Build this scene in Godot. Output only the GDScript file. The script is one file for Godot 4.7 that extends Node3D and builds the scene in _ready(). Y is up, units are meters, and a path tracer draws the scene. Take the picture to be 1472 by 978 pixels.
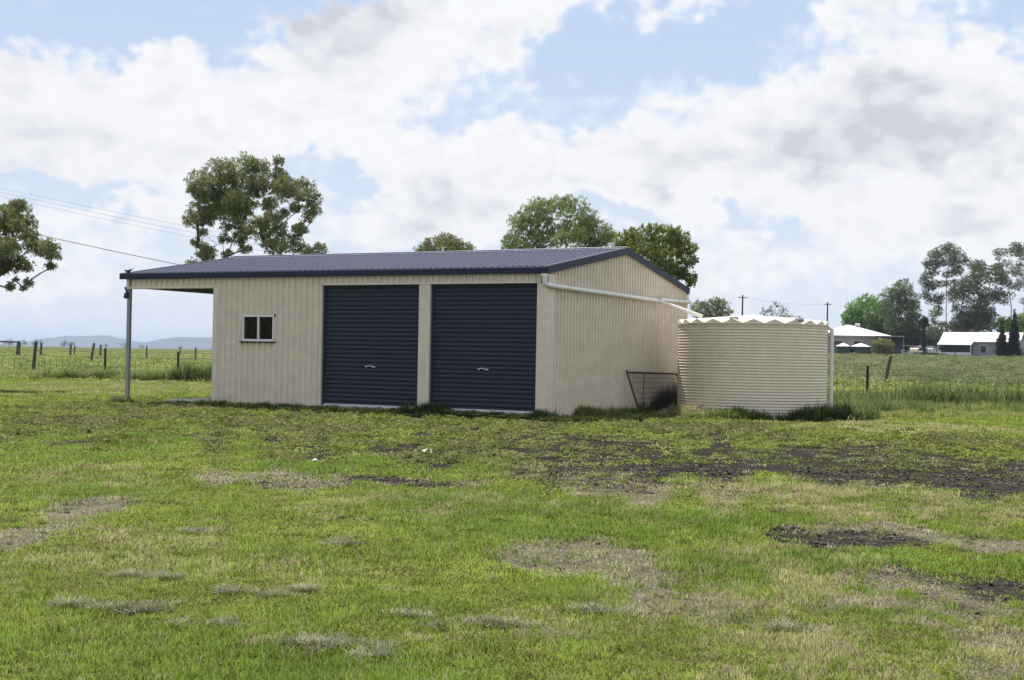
extends Node3D

const DEG := PI / 180.0
var rng := RandomNumberGenerator.new()
var M := {}
var taken := {}
var n_tris := 0
var warp_noise := FastNoiseLite.new()
var fine_noise := FastNoiseLite.new()
var broad_noise := FastNoiseLite.new()
var cloud_noise := FastNoiseLite.new()
var cloud_detail := FastNoiseLite.new()
var buckets := {}
# what covers the ground at the last point asked: bare soil, dry ground, straw, green, clover
var c_soil := 0.0
var c_tan := 0.0
var c_straw := 0.0
var c_green := 0.0
var c_clover := 0.0


func _ready():
	rng.seed = 20240
	for a in [[warp_noise, 11, 0.55, 3], [fine_noise, 23, 2.6, 3], [broad_noise, 31, 0.09, 3], [cloud_noise, 5, 0.16, 5], [cloud_detail, 8, 0.55, 4]]:
		a[0].seed = a[1]
		a[0].frequency = a[2]
		a[0].fractal_octaves = a[3]
		a[0].noise_type = FastNoiseLite.TYPE_SIMPLEX_SMOOTH
	# ---- camera, sky, sun, air
	var cam := Camera3D.new()
	cam.name = "camera"
	cam.position = Vector3(0, 1.55, 0)
	cam.rotation = Vector3(0.0114, 0, 0.0177)
	cam.fov = 29.06
	cam.near = 0.05
	cam.far = 30000.0
	cam.current = true
	add_child(cam)
	var env := Environment.new()
	env.background_mode = Environment.BG_SKY
	env.sky = Sky.new()
	var pano := PanoramaSkyMaterial.new()
	pano.panorama = ImageTexture.create_from_image(sky_picture())
	pano.energy_multiplier = 0.665
	env.sky.sky_material = pano
	env.background_energy_multiplier = 1.0
	env.tonemap_mode = Environment.TONE_MAPPER_LINEAR
	env.tonemap_exposure = 1.6
	env.sdfgi_enabled = true
	env.ssao_enabled = true
	env.ssil_enabled = true
	env.fog_enabled = true
	env.fog_density = 0.00013
	env.fog_light_color = Color(0.80, 0.865, 0.97)
	var we := WorldEnvironment.new()
	we.name = "environment"
	we.environment = env
	add_child(we)
	var sun := DirectionalLight3D.new()
	sun.name = "sun"
	sun.light_energy = 1.4
	sun.light_color = Color(1.0, 0.965, 0.91)
	sun.light_angular_distance = 0.6
	sun.shadow_enabled = true
	var az := -28.0 * DEG
	var alt := 64.0 * DEG
	var from := Vector3(sin(az) * cos(alt), sin(alt), -cos(az) * cos(alt))
	sun.transform = Transform3D(Basis.looking_at(-from, Vector3(0, 0, 1)), Vector3(0, 60, 0))
	add_child(sun)
	make_materials()
	lay_patches()
	# ---- setting
	make_ground()
	make_hills()
	# ---- large things
	make_shed()
	make_tank()
	make_far_houses()
	make_trees()
	make_fences()
	make_poles()
	# ---- small things and ground cover
	make_gate()
	make_small_things()
	make_lawn()
	make_long_grass()
	print("baked triangles ", n_tris)


# ------------------------------------------------------------------ helpers

func sm(a: float, b: float, x: float) -> float:
	var t := clampf((x - a) / (b - a), 0.0, 1.0)
	return t * t * (3.0 - 2.0 * t)


func rf(a: float, b: float) -> float:
	return rng.randf_range(a, b)


func numbered(called: String) -> String:
	if not taken.has(called):
		taken[called] = 0
		return called
	taken[called] += 1
	return "%s_%03d" % [called, taken[called]]


func thing(called: String, label: String, category: String, where := Vector3.ZERO, turn := 0.0, group := "") -> Node3D:
	var o := Node3D.new()
	o.name = numbered(called)
	o.position = where
	o.rotation.y = turn
	tag(o, label, category, group)
	add_child(o)
	return o


func tag(o: Node, label: String, category: String, group := "", kind := "") -> void:
	o.set_meta("label", label)
	o.set_meta("category", category)
	if group:
		o.set_meta("group", group)
	if kind:
		o.set_meta("kind", kind)


func obj(called: String, st: SurfaceTool, mat: Material, parent: Node = null) -> MeshInstance3D:
	return put_mesh(called, st.commit(), mat, parent)


func put_mesh(called: String, mesh: Mesh, mat: Material, parent: Node = null) -> MeshInstance3D:
	var o := MeshInstance3D.new()
	o.mesh = mesh
	o.material_override = mat
	if parent:
		o.name = called
		parent.add_child(o, true)
	else:
		o.name = numbered(called)
		add_child(o)
	return o


func part(called: String, parent: Node) -> Node3D:
	var o := Node3D.new()
	o.name = called
	parent.add_child(o, true)
	return o


func mb() -> SurfaceTool:
	var st := SurfaceTool.new()
	st.begin(Mesh.PRIMITIVE_TRIANGLES)
	return st


func tri(st: SurfaceTool, a: Vector3, b: Vector3, c: Vector3) -> void:
	st.set_normal((c - a).cross(b - a).normalized())
	st.add_vertex(a)
	st.add_vertex(b)
	st.add_vertex(c)


func quad(st: SurfaceTool, a: Vector3, b: Vector3, c: Vector3, d: Vector3) -> void:
	st.set_normal((c - a).cross(b - a).normalized())
	st.add_vertex(a)
	st.add_vertex(b)
	st.add_vertex(c)
	st.add_vertex(a)
	st.add_vertex(c)
	st.add_vertex(d)


func box(st: SurfaceTool, c: Vector3, s: Vector3, b := Basis.IDENTITY, bev := 0.0) -> void:
	# a box with chamfered edges
	var h := s * 0.5
	var e := minf(bev, minf(h.x, minf(h.y, h.z)) * 0.6)
	var axes := [Vector3.RIGHT, Vector3.UP, Vector3.BACK]
	if e <= 0.0:
		for k in 3:
			for g in [-1.0, 1.0]:
				var n: Vector3 = axes[k] * g
				var u: Vector3 = axes[(k + 1) % 3]
				var v: Vector3 = axes[(k + 2) % 3] * g
				var o := n * h
				quad(st, c + b * (o - u * h - v * h), c + b * (o - u * h + v * h), c + b * (o + u * h + v * h), c + b * (o + u * h - v * h))
		return
	for k in 3:
		for g in [-1.0, 1.0]:
			var n: Vector3 = axes[k] * g
			var u: Vector3 = axes[(k + 1) % 3]
			var v: Vector3 = axes[(k + 2) % 3] * g
			var o := n * h
			var hu := u * (h - Vector3.ONE * e)
			var hv := v * (h - Vector3.ONE * e)
			quad(st, c + b * (o - hu - hv), c + b * (o - hu + hv), c + b * (o + hu + hv), c + b * (o + hu - hv))
	for k in 3:
		var u: Vector3 = axes[(k + 1) % 3]
		var v: Vector3 = axes[(k + 2) % 3]
		var w: Vector3 = axes[k] * (h - Vector3.ONE * e)
		for gu in [-1.0, 1.0]:
			for gv in [-1.0, 1.0]:
				var p: Vector3 = u * gu * h + v * gv * (h - Vector3.ONE * e)
				var q: Vector3 = u * gu * (h - Vector3.ONE * e) + v * gv * h
				if gu * gv > 0.0:
					quad(st, c + b * (p - w), c + b * (p + w), c + b * (q + w), c + b * (q - w))
				else:
					quad(st, c + b * (p - w), c + b * (q - w), c + b * (q + w), c + b * (p + w))


func tube(st: SurfaceTool, pts: Array, radii: Array, sides := 8, caps := true) -> void:
	var rings := []
	var norms := []
	for i in pts.size():
		var t: Vector3 = (pts[mini(i + 1, pts.size() - 1)] - pts[maxi(i - 1, 0)]).normalized()
		var u := t.cross(Vector3.RIGHT if absf(t.x) < 0.8 else Vector3.UP).normalized()
		var v := t.cross(u)
		var ring := []
		var nn := []
		for k in sides:
			var a := TAU * k / sides
			var n := u * cos(a) + v * sin(a)
			nn.append(n)
			ring.append(pts[i] + n * radii[i])
		rings.append(ring)
		norms.append(nn)
	for i in pts.size() - 1:
		for k in sides:
			var l := (k + 1) % sides
			for w in [[i, k], [i + 1, l], [i, l], [i, k], [i + 1, k], [i + 1, l]]:
				st.set_normal(norms[w[0]][w[1]])
				st.add_vertex(rings[w[0]][w[1]])
	if caps:
		for e in [0, pts.size() - 1]:
			for k in range(1, sides - 1):
				if e == 0:
					tri(st, rings[e][0], rings[e][k + 1], rings[e][k])
				else:
					tri(st, rings[e][0], rings[e][k], rings[e][k + 1])


func lathe(st: SurfaceTool, profile: Array, sides: int, c := Vector3.ZERO) -> void:
	# profile: Vector2(radius, height) from bottom to top, outward-facing; smooth round the axis
	for i in profile.size() - 1:
		var p: Vector2 = profile[i]
		var q: Vector2 = profile[i + 1]
		var dn := Vector2(q.y - p.y, p.x - q.x).normalized()
		for k in sides:
			var a := TAU * k / sides
			var b := TAU * (k + 1) / sides
			var da := Vector3(cos(a), 0, sin(a))
			var db := Vector3(cos(b), 0, sin(b))
			var na := da * dn.x + Vector3.UP * dn.y
			var nb := db * dn.x + Vector3.UP * dn.y
			var va := [[da * p.x + Vector3.UP * p.y, na], [da * q.x + Vector3.UP * q.y, na], [db * q.x + Vector3.UP * q.y, nb], [db * p.x + Vector3.UP * p.y, nb]]
			for w in [0, 2, 1, 0, 3, 2]:
				st.set_normal(va[w][1])
				st.add_vertex(c + va[w][0])


func prism(st: SurfaceTool, outline: Array, z0: float, z1: float, o: Vector3, b: Basis) -> void:
	# outline: Vector2 points, counter-clockwise, extruded along local z
	var poly := PackedVector2Array(outline)
	var ix := Geometry2D.triangulate_polygon(poly)
	for i in range(0, ix.size(), 3):
		var p := poly[ix[i]]
		var q := poly[ix[i + 1]]
		var r := poly[ix[i + 2]]
		if (q - p).cross(r - p) < 0.0:
			var s := q
			q = r
			r = s
		tri(st, o + b * Vector3(p.x, p.y, z1), o + b * Vector3(r.x, r.y, z1), o + b * Vector3(q.x, q.y, z1))
		tri(st, o + b * Vector3(p.x, p.y, z0), o + b * Vector3(q.x, q.y, z0), o + b * Vector3(r.x, r.y, z0))
	for i in poly.size():
		var p := poly[i]
		var q := poly[(i + 1) % poly.size()]
		quad(st, o + b * Vector3(p.x, p.y, z1), o + b * Vector3(q.x, q.y, z1), o + b * Vector3(q.x, q.y, z0), o + b * Vector3(p.x, p.y, z0))


func copies(called: String, mesh: Mesh, mat: Material, buffer: PackedFloat32Array, parent: Node) -> MultiMeshInstance3D:
	var mm := MultiMesh.new()
	mm.transform_format = MultiMesh.TRANSFORM_3D
	mm.use_colors = true
	mm.mesh = mesh
	mm.instance_count = buffer.size() / 16
	mm.buffer = buffer
	var o := MultiMeshInstance3D.new()
	o.name = called
	o.multimesh = mm
	o.material_override = mat
	o.set_meta("kind", "stuff")
	parent.add_child(o, true)
	return o


func baked(called: String, shapes: Array, mat: Material, bufs: Array, parent: Node) -> MeshInstance3D:
	# the same scattering joined into one real mesh
	var verts := PackedVector3Array()
	var norms := PackedVector3Array()
	var tints := PackedColorArray()
	for k in shapes.size():
		var arr: Array = shapes[k].surface_get_arrays(0)
		var v: PackedVector3Array = arr[Mesh.ARRAY_VERTEX]
		var n: PackedVector3Array = arr[Mesh.ARRAY_NORMAL]
		var f: PackedFloat32Array = bufs[k]
		var c := PackedColorArray()
		c.resize(v.size())
		for i in range(0, f.size(), 16):
			var b := Basis(Vector3(f[i], f[i + 4], f[i + 8]), Vector3(f[i + 1], f[i + 5], f[i + 9]), Vector3(f[i + 2], f[i + 6], f[i + 10]))
			verts.append_array(Transform3D(b, Vector3(f[i + 3], f[i + 7], f[i + 11])) * v)
			norms.append_array(Transform3D(b.orthonormalized(), Vector3.ZERO) * n)
			c.fill(Color(f[i + 12], f[i + 13], f[i + 14]))
			tints.append_array(c)
	var arr := []
	arr.resize(Mesh.ARRAY_MAX)
	arr[Mesh.ARRAY_VERTEX] = verts
	arr[Mesh.ARRAY_NORMAL] = norms
	arr[Mesh.ARRAY_COLOR] = tints
	var mesh := ArrayMesh.new()
	mesh.add_surface_from_arrays(Mesh.PRIMITIVE_TRIANGLES, arr)
	n_tris += verts.size() / 3
	return put_mesh(called, mesh, mat, parent)


func push(buf: PackedFloat32Array, p: Vector3, b: Basis, c: Color) -> void:
	buf.append_array([b.x.x, b.y.x, b.z.x, p.x, b.x.y, b.y.y, b.z.y, p.y, b.x.z, b.y.z, b.z.z, p.z, c.r, c.g, c.b, 1.0])


# ------------------------------------------------------------------ materials

func lin(r: float, g: float, b: float) -> Color:
	return Color(r, g, b).linear_to_srgb()


func grain(seed_: int, freq: float, dark: float, light: float, size := 512) -> NoiseTexture2D:
	var n := FastNoiseLite.new()
	n.seed = seed_
	n.frequency = freq
	n.fractal_octaves = 4
	var t := NoiseTexture2D.new()
	t.width = size
	t.height = size
	t.seamless = true
	t.noise = n
	var g := Gradient.new()
	g.set_color(0, Color(dark, dark, dark))
	g.set_color(1, Color(light, light, light))
	t.color_ramp = g
	return t


func bump_tex(seed_: int, freq: float) -> NoiseTexture2D:
	var n := FastNoiseLite.new()
	n.seed = seed_
	n.frequency = freq
	n.fractal_octaves = 4
	var t := NoiseTexture2D.new()
	t.width = 512
	t.height = 512
	t.seamless = true
	t.noise = n
	return t


func plain(c: Color, rough: float, metal := 0.0, tex: Texture2D = null, scale := 1.0) -> StandardMaterial3D:
	var m := StandardMaterial3D.new()
	m.albedo_color = c
	m.roughness = rough
	m.metallic = metal
	if tex:
		m.albedo_texture = tex
		m.uv1_triplanar = true
		m.uv1_world_triplanar = true
		m.uv1_scale = Vector3.ONE * scale
	return m


func make_materials() -> void:
	var soft := grain(3, 0.012, 0.90, 1.0)
	var rough := grain(4, 0.05, 0.55, 1.0)
	M.cream = plain(lin(0.765, 0.672, 0.54), 0.5, 0.0, soft, 0.35)
	M.cream_trim = plain(lin(0.77, 0.68, 0.55), 0.45, 0.0, soft, 0.5)
	M.blue_roof = plain(lin(0.084, 0.092, 0.158), 0.38, 0.0, soft, 0.3)
	M.blue_trim = plain(lin(0.026, 0.031, 0.060), 0.5, 0.0, soft, 0.6)
	M.blue_trim.metallic_specular = 0.3
	M.blue_door = plain(lin(0.030, 0.036, 0.056), 0.5, 0.0, soft, 0.8)
	M.blue_door.metallic_specular = 0.35
	M.alloy = plain(lin(0.62, 0.63, 0.64), 0.4, 0.25)
	M.galv = plain(lin(0.33, 0.35, 0.37), 0.45, 0.3, soft, 2.0)
	M.white_frame = plain(lin(0.74, 0.74, 0.73), 0.45)
	M.pvc = plain(lin(0.84, 0.82, 0.78), 0.4, 0.0, soft, 0.8)
	M.concrete = plain(lin(0.80, 0.79, 0.76), 0.9, 0.0, rough, 0.7)
	M.black = plain(lin(0.012, 0.012, 0.013), 0.5)
	M.under = plain(lin(0.16, 0.16, 0.16), 0.6)
	M.tank = plain(lin(0.75, 0.665, 0.525), 0.45, 0.0, soft, 0.5)
	M.tank_roof = plain(lin(0.72, 0.67, 0.56), 0.45, 0.0, soft, 0.6)
	var glass := StandardMaterial3D.new()
	glass.transparency = BaseMaterial3D.TRANSPARENCY_ALPHA
	glass.albedo_color = Color(0.05, 0.06, 0.06, 0.05)
	glass.roughness = 0.03
	M.glass = glass
	M.dark_glass = plain(lin(0.012, 0.014, 0.016), 0.08)
	M.timber = plain(lin(0.15, 0.14, 0.125), 0.9, 0.0, rough, 3.0)
	M.timber.heightmap_enabled = true
	M.timber.heightmap_texture = bump_tex(9, 0.05)
	M.timber.heightmap_scale = 1.5
	M.picket = plain(lin(0.012, 0.012, 0.012), 0.7)
	M.wire = plain(lin(0.07, 0.07, 0.07), 0.6, 0.2)
	M.cable = plain(lin(0.10, 0.10, 0.11), 0.7)
	M.bark = plain(lin(0.20, 0.18, 0.155), 0.9, 0.0, rough, 1.2)
	M.pale_bark = plain(lin(0.36, 0.33, 0.29), 0.85, 0.0, rough, 0.8)
	M.dark_bark = plain(lin(0.055, 0.047, 0.04), 0.95, 0.0, rough, 1.2)
	M.stick = plain(lin(0.20, 0.17, 0.13), 0.9, 0.0, rough, 4.0)
	M.white_roof = plain(lin(0.80, 0.80, 0.79), 0.5, 0.0, soft, 0.2)
	M.house_wall = plain(lin(0.34, 0.33, 0.29), 0.7, 0.0, soft, 0.3)
	M.house_grey = plain(lin(0.30, 0.31, 0.34), 0.7, 0.0, soft, 0.3)
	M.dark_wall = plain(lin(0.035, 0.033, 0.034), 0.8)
	M.green_tank = plain(lin(0.030, 0.055, 0.048), 0.5)
	M.green_fence = plain(lin(0.035, 0.055, 0.050), 0.6, 0.0, soft, 0.4)
	M.pale_green = plain(lin(0.20, 0.27, 0.24), 0.6, 0.0, soft, 0.4)
	M.white_paint = plain(lin(0.78, 0.78, 0.77), 0.3)
	M.yellow_paint = plain(lin(0.66, 0.62, 0.48), 0.35)
	M.rubber = plain(lin(0.02, 0.02, 0.02), 0.9)
	M.rust = plain(lin(0.085, 0.062, 0.045), 0.85, 0.0, rough, 5.0)
	M.feather = plain(lin(0.02, 0.02, 0.022), 0.7)
	M.litter = plain(lin(0.8, 0.8, 0.78), 0.7)
	# leaves and blades: thin, so light passes through them
	for a in [["leaf", 0.6, 0.95], ["blade", 0.75, 0.78]]:
		var m := StandardMaterial3D.new()
		m.albedo_color = Color.WHITE
		m.vertex_color_use_as_albedo = true
		m.roughness = a[1]
		m.metallic_specular = 0.3
		m.backlight_enabled = true
		m.backlight = Color(a[2], a[2], a[2])
		M[a[0]] = m
	var br := StandardMaterial3D.new()
	br.vertex_color_use_as_albedo = true
	br.roughness = 1.0
	br.metallic_specular = 0.1
	M.blade_rough = br
	var e := StandardMaterial3D.new()
	e.vertex_color_use_as_albedo = true
	e.roughness = 1.0
	e.metallic_specular = 0.15
	e.albedo_texture = grain(41, 0.06, 0.5, 1.0, 1024)
	e.uv1_triplanar = true
	e.uv1_world_triplanar = true
	e.uv1_scale = Vector3.ONE * 0.45
	e.heightmap_enabled = true
	e.heightmap_texture = bump_tex(77, 0.04)
	e.heightmap_scale = 6.0
	M.earth = e
	M.hill = plain(lin(0.045, 0.06, 0.05), 1.0, 0.0, grain(6, 0.03, 0.5, 1.0), 0.004)


# ------------------------------------------------------------------ sky

# clouds: azimuth, elevation (degrees), half-width, half-height, weight
const CLOUDS := [
	[-20.84, 9.97, 3.19, 1.82, 1.00],
	[-16.28, 10.66, 2.89, 1.28, 0.90],
	[-21.45, 8.59, 3.34, 1.52, 0.90],
	[-14.77, 12.21, 1.67, 0.76, 0.70],
	[-17.20, 9.43, 3.34, 1.52, 0.80],
	[-21.15, 13.77, 1.52, 0.43, 0.40],
	[-15.37, 7.94, 3.34, 1.22, 1.00],
	[-12.33, 9.52, 2.58, 1.67, 1.00],
	[-9.90, 11.08, 2.28, 1.37, 1.00],
	[-7.78, 9.90, 3.65, 1.67, 1.00],
	[-5.35, 12.37, 3.49, 1.67, 1.00],
	[-2.61, 13.94, 3.19, 1.28, 0.90],
	[-0.49, 14.89, 3.04, 0.97, 0.80],
	[-7.17, 13.86, 2.28, 1.37, 0.80],
	[1.94, 15.30, 4.25, 0.67, 0.70],
	[7.72, 15.40, 2.43, 0.67, 0.55],
	[7.57, 14.27, 0.55, 0.39, 0.50],
	[-1.09, 8.65, 3.34, 0.91, 1.00],
	[3.46, 8.82, 3.65, 1.03, 1.00],
	[6.81, 8.70, 2.43, 1.22, 1.00],
	[0.73, 7.47, 7.29, 0.91, 1.00],
	[-3.52, 7.55, 1.67, 1.37, 0.90],
	[-5.35, 6.60, 1.37, 1.67, 0.80],
	[-4.98, 8.49, 0.67, 0.85, 0.80],
	[15.01, 14.86, 2.43, 1.37, 0.80],
	[13.79, 14.84, 1.37, 0.55, 0.60],
	[18.05, 15.37, 3.34, 0.55, 0.70],
	[19.26, 12.96, 1.52, 1.09, 1.00],
	[17.14, 11.86, 3.04, 1.67, 1.10],
	[13.49, 11.19, 1.97, 1.52, 1.00],
	[10.76, 9.93, 2.43, 1.37, 1.00],
	[14.10, 9.07, 5.47, 1.52, 1.10],
	[20.17, 10.70, 1.67, 2.19, 1.00],
	[21.08, 8.89, 1.67, 1.09, 0.90],
	[11.06, 8.41, 3.34, 1.09, 0.90],
	[12.58, 6.62, 4.25, 0.82, 0.90],
	[18.65, 7.03, 3.34, 1.22, 1.00],
	[16.83, 5.17, 4.25, 1.37, 0.90],
	[21.08, 4.64, 2.28, 1.37, 0.90],
	[7.72, 6.53, 0.85, 0.67, 0.90],
	[6.81, 5.91, 1.09, 0.67, 0.80],
	[9.84, 3.83, 4.25, 1.67, 0.80],
	[-1.09, 5.61, 5.77, 1.37, 0.80],
	[-19.32, 4.23, 4.56, 1.67, 0.60],
	[-15.37, 5.82, 2.58, 0.82, 0.70],
	[-10.82, 5.29, 3.65, 1.52, 0.60],
	[-20.54, 2.08, 4.86, 1.22, 0.50],
	[22.60, 12.26, 0.91, 0.61, 0.30],
	[-26.92, 11.38, 3.65, 2.73, 0.90],
	[-28.44, 5.89, 4.25, 1.82, 0.70],
	[26.25, 11.42, 3.04, 2.43, 0.80],
	[27.77, 6.28, 4.25, 1.82, 0.80],
	[-14.77, 17.68, 4.56, 0.67, 0.60],
	[4.98, 18.03, 5.47, 1.06, 0.60],
	[15.62, 17.91, 4.86, 1.52, 0.90],
	[-6.71, 7.64, 1.28, 1.09, -0.90],
	[8.32, 5.78, 1.82, 0.36, -0.60],
	[4.37, 6.32, 2.73, 0.27, -0.55],
	[-19.02, 6.42, 3.34, 0.39, -0.70],
	[-13.25, 6.16, 2.13, 0.33, -0.50],
	[15.31, 7.39, 3.65, 0.21, -0.50],
	[-20.99, 12.34, 1.06, 0.76, -0.70],
	[-15.37, 13.41, 2.73, 0.55, -0.50],
	[11.97, 5.24, 1.82, 0.43, -0.50],
	[6.81, 11.07, 4.56, 1.22, 0.30],
	[-0.49, 11.25, 2.43, 1.22, 0.25],
	[11.67, 12.98, 1.82, 1.22, 0.20],
]
# grey bellies of the thick clouds, likewise
const BELLIES := [
	[-7.78, 13.70, 1.97, 1.67, 0.85],
	[-5.95, 14.79, 1.82, 0.76, 0.50],
	[17.14, 9.74, 3.65, 1.28, 0.90],
	[13.49, 8.70, 5.16, 0.73, 0.70],
	[15.92, 10.93, 2.43, 1.06, 0.60],
	[-21.45, 9.05, 2.43, 1.22, 0.40],
	[-16.59, 8.68, 2.73, 0.73, 0.25],
	[-1.09, 6.68, 5.77, 0.30, 0.30],
	[20.17, 8.27, 2.43, 0.61, 0.80],
	[-3.52, 6.18, 1.67, 1.06, 0.35],
	[11.06, 9.17, 2.43, 0.76, 0.40],
	[19.57, 6.44, 2.73, 0.36, 0.40],
	[-21.15, 11.79, 1.52, 0.76, 0.30],
	[-26.92, 10.47, 3.34, 1.22, 0.60],
	[26.25, 10.20, 2.73, 1.22, 0.60],
	[-3.52, 6.33, 2.73, 0.49, 0.40],
	[6.81, 7.67, 2.13, 0.30, 0.35],
	[18.65, 5.81, 3.34, 0.30, 0.40],
	[11.67, 5.63, 3.04, 0.27, 0.35],
	[-12.33, 8.15, 3.65, 0.43, 0.25],
	[-19.32, 7.42, 3.34, 0.43, 0.35],
	[14.40, 11.81, 1.52, 0.76, 0.30],
	[1.94, 7.79, 4.86, 0.27, 0.30],
]


func sky_color(az: float, el: float) -> Color:
	var blue := Color(0.86, 0.90, 0.95).lerp(Color(0.745, 0.825, 0.94), sm(1.0, 16.0, el))
	blue = blue.lerp(Color(0.52, 0.68, 0.92), sm(18.0, 80.0, el))
	var white := Color(0.968, 0.968, 0.974)
	var grey := Color(0.80, 0.81, 0.842)
	var near := (1.0 - sm(30.0, 44.0, absf(az))) * (1.0 - sm(19.0, 27.0, el))
	var d := Vector3(sin(az * DEG) * cos(el * DEG), sin(el * DEG), -cos(az * DEG) * cos(el * DEG))
	var f := 0.0
	var g := 0.0
	if near < 1.0:
		# elsewhere the same broken cloud, drifting on a level deck
		var q := Vector2(d.x, d.z) / (d.y + 0.16) * 6.0
		var n := cloud_noise.get_noise_2d(q.x, q.y)
		f = (1.0 - near) * clampf(0.62 + n * 1.5, 0.0, 1.2)
		g = (1.0 - near) * clampf(cloud_noise.get_noise_2d(q.x + 70.0, q.y) * 1.6, 0.0, 0.7)
	var det := 0.0
	if near > 0.0:
		var wx := az + cloud_noise.get_noise_2d(az * 1.5, el * 2.2) * 2.4 + cloud_detail.get_noise_2d(az * 1.2, el * 1.6) * 0.9
		var wy := el + cloud_noise.get_noise_2d(az * 1.5 + 300.0, el * 2.2) * 1.3 + cloud_detail.get_noise_2d(az * 1.2 + 90.0, el * 1.6) * 0.55
		var s := 0.0
		for c in CLOUDS:
			var x: float = (wx - c[0]) / c[2]
			if absf(x) < 2.2:
				var y: float = (wy - c[1]) / c[3]
				s += c[4] * exp(-(x * x + y * y))
		var b := 0.0
		for c in BELLIES:
			var x: float = (wx - c[0]) / c[2]
			if absf(x) < 2.2:
				var y: float = (wy - c[1]) / c[3]
				b += c[4] * exp(-(x * x + y * y))
		f += near * minf(s, 1.35)
		g += near * minf(b, 1.1)
		det = near * (cloud_detail.get_noise_2d(az * 1.5, el * 2.1) * 0.6 + cloud_noise.get_noise_2d(az * 3.0, el * 4.2) * 0.35)
	var a := sm(0.14, 0.82, f + det * 0.5)
	var roll := cloud_noise.get_noise_2d(az * 1.9 + 500.0, el * 3.4)
	var shade := clampf(g * (0.72 + roll * 0.9) + near * maxf(0.0, roll + 0.02) * 0.42 * sm(0.3, 0.9, f) + maxf(0.0, -det) * 0.22 * sm(0.4, 1.0, f), 0.0, 1.0)
	var cloud := white.lerp(grey, shade)
	var veil := 0.55 * (1.0 - sm(0.0, 6.5, el))
	return blue.lerp(Color(0.915, 0.93, 0.96), veil).lerp(cloud, a * 0.96)


func sky_picture() -> Image:
	var w := 4096
	var h := 2048
	var low := Image.create(512, 256, false, Image.FORMAT_RGB8)
	low.fill(Color(0.55, 0.58, 0.45))
	for y in 128:
		for x in 512:
			low.set_pixel(x, y, sky_color(wrapf((x + 0.5) / 512.0 * 360.0, -180.0, 180.0), 90.0 - (y + 0.5) / 256.0 * 180.0))
	for x in 512:
		low.set_pixel(x, 128, low.get_pixel(x, 127))
	low.resize(w, h, Image.INTERPOLATE_CUBIC)
	# the part with the fine cumulus, at full size
	for y in range(760, 1025):
		for k in range(-308, 308):
			var x := posmod(k, w)
			low.set_pixel(x, y, sky_color((k + 0.5) / w * 360.0, maxf(90.0 - (y + 0.5) / h * 180.0, 0.02)))
	return low


# ------------------------------------------------------------------ ground

func gh(x: float, z: float) -> float:
	var d := -z
	var l := 0.62 * sm(50.0, 125.0, d) + 0.5 * sm(125.0, 600.0, d) + 0.2 * sm(500.0, 4000.0, d)
	var r := 2.55 * clampf((d - 50.0) / 200.0, 0.0, 1.0) * sm(45.0, 75.0, d)
	return lerpf(l, r, sm(-22.0, 14.0, x)) + heap_up(x, z) + 0.025 * broad_noise.get_noise_2d(x * 4.0, z * 4.0) * (1.0 - sm(40.0, 60.0, d))


func heap_up(x: float, z: float) -> float:
	# earth banked against the front of the slab
	var dx := x - 0.775
	var dz := z + 30.971
	var u := dx * 0.8885 + dz * 0.4589
	var v := -dx * 0.4589 + dz * 0.8885
	return 0.095 * sm(1.6, 0.25, v) * sm(-0.9, -0.1, v) * sm(-12.5, -10.5, u) * sm(1.4, 0.2, u)


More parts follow.
